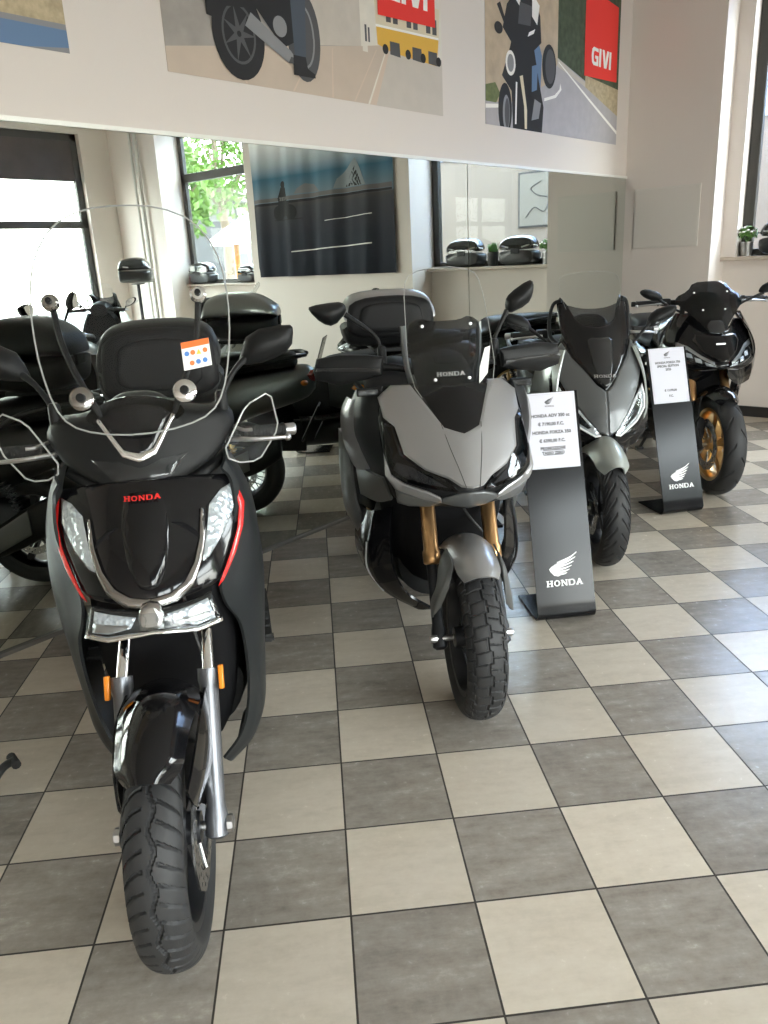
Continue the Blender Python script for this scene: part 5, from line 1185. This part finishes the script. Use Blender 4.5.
# ------------------------------------------------------------------ sill objects
case_shell = mat('case_shell_black', (.022, .023, .024), .3); case_lid = mat('case_lid_gloss', (.012, .014, .013), .08, 0, .5); galv = mat('galvanised_pot', (.42, .41, .39), .35, .8); leaf = mat('leaf_green', (.075, .19, .03), .45, noise=(40, .45)); petal = mat('petal_white', (.82, .80, .76), .5); pot_black = mat('pot_black', (.02, .02, .02), .4); soil = mat('soil', (.05, .035, .025), .9)
def luggage(label, loc, rz, w, d, h, sticker=False, tag_=False):
    root = thing('luggage_case', label, 'top case', loc, rz)
    a, b = w / 2, d / 2
    q = MB(); q.body([(-b, .03, h * .5, a * .72, a * .86), (-b * .8, .012, h * .5, a * .86, a * .97), (b * .5, .0, h * .5, a * .88, a), (b * .9, .01, h * .5, a * .74, a * .86), (b, .04, h * .48, a * .55, a * .66)], p=4); q.build('shell', case_shell, root, angle=50)
    q = MB(); q.body([(-b * 1.01, h * .51, h * .62, a * .9, a * .6), (-b * .82, h * .51, h * .90, a * .99, a * .72), (0, h * .51, h, a * 1.02, a * .72), (b * .6, h * .51, h * .94, a * .98, a * .66), (b * .98, h * .51, h * .66, a * .74, a * .45)], p=3); q.build('lid', case_lid, root, angle=50)
    q = MB(); q.box((0, -b * 1.0, h * .47), (.10, .02, .05)); q.build('latch', matte, root, bevel=.005)
    for sx in (-1, 1):
        q = MB(); q.tube([(sx * a * .35, -b * 1.0, h * .60), (sx * a * .75, -b * .9, h * .66), (sx * a * 1.0, -b * .3, h * .62)], .007, n=8); q.build('chrome_strip', alloy, root)
    if sticker:
        q = MB(); q.box((a * .45, -b * 1.0, h * .72), (.10, .012, .07)); q.build('paper_label', sticker_white, root)
    if tag_:
        q = MB(); q.tube([(a * .75, -b * .95, h * .45), (a * .75, -b * 1.15, h * .1), (a * .75, -b * 1.2, -.06)], .002, n=6); q.box((a * .75, -b * 1.2, -.10), (.03, .004, .06)); q.build('price_tag', red, root)
    return root
SL1, SL2 = 1.357, 1.267
luggage('black top case on the sill by the corner pier, beside a galvanised flower pot', (.335, -1.27, SL1), math.radians(-90), .44, .20, .29)
luggage('black top case on the sill beside the black grass pot, farther from the corner', (.335, -1.93, SL1), math.radians(-90), .46, .20, .29)
luggage('black top case with a paper label and a red tag on the farther sill', (.33, -6.52, SL2), math.radians(-90), .52, .20, .30, True, True)
luggage('small black top case at the near end of the farther sill', (.33, -5.50, SL2), math.radians(-90), .34, .20, .24)
def potted(label, name, loc, r, h, pot_m, lr, lh, flowers=0, n=130, grass=False):
    root = thing(name, label, 'potted plant', loc)
    q = MB(); q.lathe([(r * .78, 0), (r * .80, .004), (r, h * .96), (r * 1.06, h * .97), (r * 1.06, h), (r * .96, h), (r * .94, h * .9), (r * .70, .02)], (0, 0, 0), (0, 0, 1), n=24); q.build('pot', pot_m, root)
    q = MB(); q.cyl((0, 0, h * .82), (0, 0, h * .88), r * .94, n=20); q.build('soil', soil, root)
    q = MB(); rr = random.Random(n)
    for k in range(n):
        if grass:
            a = rr.uniform(0, 2 * PI); d = rr.uniform(0, r * .8); p = Vector((d * math.cos(a), d * math.sin(a), h * .88)); t = p + Vector((rr.uniform(-1, 1) * .03 + d * .5 * math.cos(a), rr.uniform(-1, 1) * .03 + d * .5 * math.sin(a), lh * rr.uniform(.6, 1))); w_ = .004
            q.add([p + Vector((w_, 0, 0)), p - Vector((w_, 0, 0)), (p + t) / 2 + Vector((-w_, w_, .01)), t, (p + t) / 2 + Vector((w_, w_, .01))], [(0, 1, 2, 4), (2, 3, 4)])
        else:
            u = rr.uniform(-.3, 1); a = rr.uniform(0, 2 * PI); s_ = math.sqrt(max(0, 1 - u * u)); c = Vector((lr * s_ * math.cos(a), lr * s_ * math.sin(a), h + lh * .45 + lh * .5 * u)) * 1.
            dv = Vector((s_ * math.cos(a), s_ * math.sin(a), u + .2)).normalized(); sd = dv.orthogonal().normalized(); sd = Matrix.Rotation(rr.uniform(0, 6), 3, dv) @ sd; L = rr.uniform(.016, .026); cp = dv.cross(sd)
            q.add([c - sd * L, c + cp * L * .5 + dv * .004, c + sd * L, c - cp * L * .5 + dv * .004], [(0, 1, 2, 3)])
    q.build('foliage', leaf, root, smooth=False)
    if not grass:
        q = MB()
        for k in range(9):
            a = 2 * PI * k / 9; q.tube([(0, 0, h * .86), (lr * .4 * math.cos(a), lr * .4 * math.sin(a), h + lh * .3), (lr * .75 * math.cos(a), lr * .75 * math.sin(a), h + lh * .55)], .0018, n=5)
        q.build('stems', leaf, root)
    for k in range(flowers):
        q = MB(); u = rr.uniform(.2, .95); a = rr.uniform(0, 2 * PI); s_ = math.sqrt(1 - u * u); c = Vector((lr * 1.02 * s_ * math.cos(a), lr * 1.02 * s_ * math.sin(a), h + lh * .45 + lh * .55 * u)); q.ell(c, (.012, .012, .008), 8, 5); q.build('flower', petal, root)
    return root
potted('galvanised pot of white flowers on the sill against the corner pier', 'potted_flower', (.33, -.955, SL1), .052, .115, galv, .075, .13, 12)
potted('black pot of upright grass between two top cases on the sill', 'potted_grass', (.33, -1.59, SL1), .060, .14, pot_black, .06, .12, 0, 160, True)

# black top case on a display post in the far corner
root = thing('display_post', 'slim post carrying a black top case in the far corner', 'display stand', (-.62, -6.75, 0)); q = MB(); q.lathe([(.16, 0), (.16, .012), (.03, .02), (.022, .05), (.022, 1.31), (.09, 1.318), (.09, 1.33)], (0, 0, 0), (0, 0, 1), n=20); q.build('post', dark_alloy, root)
luggage('black top case with a paper label on a post in the far corner', (-.62, -6.75, 1.331), math.radians(-50), .58, .42, .34, True)

# copies of the machines by the shop window, seen in the mirror
swap_red = {gloss: bike_red, matte_grey: bike_red, mist: bike_red, grey_satin: gloss}
c = copy_tree(FORZA, None, None); c.location = (-1.35, -6.05, 0); c.rotation_euler = (0, 0, math.radians(60)); c['label'] = 'grey maxi scooter by the far corner, seen in the mirror under the post'; c['group'] = 'scooters by the shop window'
c = copy_tree(SH, None, swap_red, ('top_case', 'rack_plate', 'windscreen')); c.location = (-3.4, -7.3, 0); c.rotation_euler = (0, 0, math.radians(95)); c['label'] = 'red scooter by the shop window, farther from the corner of the two'; c['group'] = 'scooters by the shop window'
c = copy_tree(FORZA, None, {mist: bike_red, grey_satin: bike_red}, ('windscreen',)); c.location = (-3.1, -5.9, 0); c.rotation_euler = (0, 0, math.radians(80)); c['label'] = 'red maxi scooter without a screen standing nearer to the mirror'; c['group'] = 'scooters by the shop window'

# paddock stand on the floor at the left edge
root = thing('paddock_stand', 'black paddock stand lever poking in from the edge beside the black scooter', 'paddock stand', (-6.40, -1.00, 0), 0)
q = MB(); q.tube([(-.30, -.10, .02), (0, -.02, .03), (.12, .05, .045), (.19, .075, .085), (.235, .085, .088)], .013, n=10); q.build('lever', black_m, root)
q = MB(); q.tube([(.228, .055, .088), (.238, .115, .086)], .014, n=10, sub=1); q.build('lever_end', grip_rubber, root)
q = MB(); q.tube([(-.32, -.35, .02), (-.30, -.10, .02), (-.28, .15, .02)], .014, n=10); q.build('base_tube', black_m, root)

# ------------------------------------------------------------------ the courtyard behind the first opening and the street outside
court_m = mat('courtyard_paint', (.115, .098, .085), .8, noise=(1.5, .06)); court_up = mat('courtyard_blue_bounce', (.42, .55, .80), .6)  # the upper blue is invented, for the bluish light it gives the floor
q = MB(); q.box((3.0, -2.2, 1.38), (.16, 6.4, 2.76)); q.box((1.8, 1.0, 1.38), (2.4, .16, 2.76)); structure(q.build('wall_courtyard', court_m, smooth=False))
q = MB(); q.box((3.0, -2.2, 3.73), (.20, 6.4, 1.94)); q.box((1.8, 1.0, 3.73), (2.4, .20, 1.94)); structure(q.build('wall_blue_bounce', court_up, smooth=False))  # added out of view above the courtyard wall, to reflect blue onto the floor
q = MB(); q.box((1.85, -2.15, -.05), (2.7, 6.2, .1)); structure(q.build('floor_courtyard', sill_m, smooth=False))
root = thing('picture_frame', 'framed pale route map on the wall beyond the sill, seen in the mirror', 'picture', (2.92, -2.55, 2.14))
q = MB(); q.box((-.01, 0, 0), (.02, .60, .70)); q.build('frame', dark_alloy, root, bevel=.004)
q = MB(); q.box((-.022, 0, 0), (.006, .55, .65)); q.build('print', ink_mat('faded_map', (.115, .11, .10)), root)
q = MB(); q.tube([(-.027, -.18, -.22), (-.027, -.05, -.10), (-.027, .10, -.16), (-.027, .16, 0), (-.027, .0, .05), (-.027, -.1, .14), (-.027, .05, .22)], .006, n=6); q.build('route_line', BLK, root)
street_m = mat('street_asphalt', (.12, .12, .12), .9, noise=(4, .2))
q = MB(); q.box((0, -19.4, -.12), (40, 22, .1)); q.box((14, -4, -.12), (22, 9, .1)); structure(q.build('street', street_m, smooth=False))
def tree(label, loc, h, r, seed):
    root = thing('tree', label, 'tree', loc, 0, 'street trees')
    q = MB(); q.tube([(0, 0, 0), (.05, .04, h * .3), (-.04, 0, h * .6), (0, 0, h * .85)], [.16, .13, .10, .04], n=10)
    rr = random.Random(seed)
    for k in range(6):
        a = 2 * PI * k / 6; q.tube([(0, 0, h * .45), (r * .4 * math.cos(a), r * .4 * math.sin(a), h * .62), (r * .8 * math.cos(a), r * .8 * math.sin(a), h * .75)], [.06, .04, .015], n=6)
    q.build('trunk', mat('bark', (.11, .085, .06), .9, noise=(8, .3)), root)
    q = MB()
    for k in range(2600):
        u = rr.uniform(-1, 1); a = rr.uniform(0, 2 * PI); s_ = math.sqrt(1 - u * u); d = rr.uniform(.35, 1) ** .6 * r * (1 + .2 * math.sin(3 * a + 4 * u)); c_ = Vector((d * s_ * math.cos(a), d * s_ * math.sin(a), h * .72 + d * u * .95))
        v1 = Vector((rr.gauss(0, 1), rr.gauss(0, 1), rr.gauss(0, 1))).normalized(); v2 = v1.orthogonal().normalized(); L = rr.uniform(.07, .14)
        q.add([c_ - v1 * L, c_ + v2 * L * .5, c_ + v1 * L, c_ - v2 * L * .5], [(0, 1, 2, 3)])
    q.build('crown', tree_leaf, root, smooth=False)
tree_leaf = mat('tree_leaf', (.055, .115, .012), .6, noise=(2, .5))
tree('leafy street tree behind the banner window, seen in the mirror', (3.9, -12.6, 0), 4.4, 1.30, 3)
tree('taller leafy street tree filling the top pane, seen in the mirror', (7.9, -15.4, 0), 6.6, 2.0, 5)
tree('low green tree outside the shop window', (-3.4, -13.5, 0), 3.4, 1.2, 8)
root = thing('parasol', 'white market parasol outside the farther window, seen in the mirror', 'parasol', (6.35, -12.6, 0))
q = MB(); q.cyl((0, 0, 0), (0, 0, 2.75), .025, n=10); q.build('pole', alloy, root)
q = MB(); n = 8
q.rings([[Vector((rr_ * math.cos(2 * PI * (k + .5) / n), rr_ * math.sin(2 * PI * (k + .5) / n), z)) for k in range(n)] for rr_, z in ((.95, 1.98), (.95, 2.12), (.6, 2.34), (.12, 2.62), (.01, 2.66))], caps=False); q.build('canopy', petal, root, angle=20)
root = thing('building', 'pale low building with a white sign across the street, seen in the mirror', 'building', (12.6, -20.6, 0), math.radians(-32))
q = MB(); q.box((0, 0, 1.9), (6.0, 1.0, 3.8)); q.build('wall', mat('facade_grey', (.055, .055, .058), .8), root, smooth=False)
q = MB(); q.box((-.3, .58, 3.75), (6.4, .5, .30)); q.build('canopy', mat('facade_white', (.12, .12, .12), .7), root, smooth=False)
q = MB(); q.box((-.4, .56, 3.10), (1.9, .06, .62)); q.build('sign_board', mat('sign_white', (.30, .30, .29), .6), root, smooth=False)
for x in (-2.2, 1.8):
    q = MB(); q.box((x, .52, 1.2), (1.2, .05, 2.2)); q.build('window', smoked_lamp, root, smooth=False)
q = MB(); q.cyl((6.05, -12.7, 0), (6.05, -12.7, 2.1), .07, n=12); q.ell((6.05, -12.7, 2.1), (.09, .09, .09)); tag(q.build('bollard_post', mat('post_orange', (.30, .12, .015), .5)), 'orange post beside the white parasol, seen in the mirror', 'post')
EXPOSURE = 1.8
# ------------------------------------------------------------------ light and camera
w = bpy.data.worlds.new('sky'); scene.world = w; w.use_nodes = True; nt = w.node_tree
bg = nt.nodes['Background']; tc = nt.nodes.new('ShaderNodeTexCoord'); sp = nt.nodes.new('ShaderNodeSeparateXYZ'); rp = nt.nodes.new('ShaderNodeValToRGB')
nt.links.new(tc.outputs['Generated'], sp.inputs[0]); nt.links.new(sp.outputs[2], rp.inputs[0]); nt.links.new(rp.outputs[0], bg.inputs['Color'])
el = rp.color_ramp.elements; el[0].color = (.62, .60, .56, 1); el[0].position = .0; el[1].color = (.80, .92, 1.1, 1)
e = el.new(.12); e.color = (.95, .94, .91, 1); e = el.new(.35); e.color = (1.08, 1.16, 1.24, 1)
bg.inputs['Strength'].default_value = 6.5
def portal(loc, rot, sx, sy):
    l = bpy.data.lights.new('window_portal', 'AREA'); l.shape = 'RECTANGLE'; l.size = sx; l.size_y = sy; l.cycles.is_portal = True
    o = bpy.data.objects.new('window_portal', l); COL.objects.link(o); o.location = loc; o.rotation_euler = rot
for a, b in FO: portal(((a + b) / 2, YF - .31, 1.8), (PI / 2, 0, 0), a - b, 3.1)
portal((.50, -(W1[0] + W1[1]) / 2, 2.40), (0, PI / 2, 0), 2.05, W1[1] - W1[0])
portal((.50, -(W2[0] + W2[1]) / 2, 2.36), (0, PI / 2, 0), 2.18, W2[1] - W2[0])
cam = bpy.data.cameras.new('camera'); co = bpy.data.objects.new('camera', cam); COL.objects.link(co); scene.camera = co
cam.sensor_fit = 'VERTICAL'; cam.sensor_height = 36; cam.sensor_width = 27; cam.lens = 780.79 / 1024 * 36; cam.clip_start = .02
R_ = Vector((.648843, -.759352, -.048861)); U_ = Vector((.264677, .165023, .950112)); F_ = Vector((.713406, .629406, -.308057))
co.matrix_world = Matrix(((R_.x, U_.x, -F_.x, -6.9311), (R_.y, U_.y, -F_.y, -3.1427), (R_.z, U_.z, -F_.z, 1.4843), (0, 0, 0, 1)))
vs = scene.view_settings; scene.display_settings.display_device = 'sRGB'
vs.view_transform = 'Standard'; vs.look = 'None'; vs.gamma = 1; vs.use_curve_mapping = False; vs.exposure = EXPOSURE
c = scene.cycles; c.max_bounces = 14; c.diffuse_bounces = 6; c.glossy_bounces = 8; c.transmission_bounces = 8; c.transparent_max_bounces = 40
c.use_denoising = True; c.sample_clamp_indirect = 8; c.caustics_reflective = False; c.caustics_refractive = False
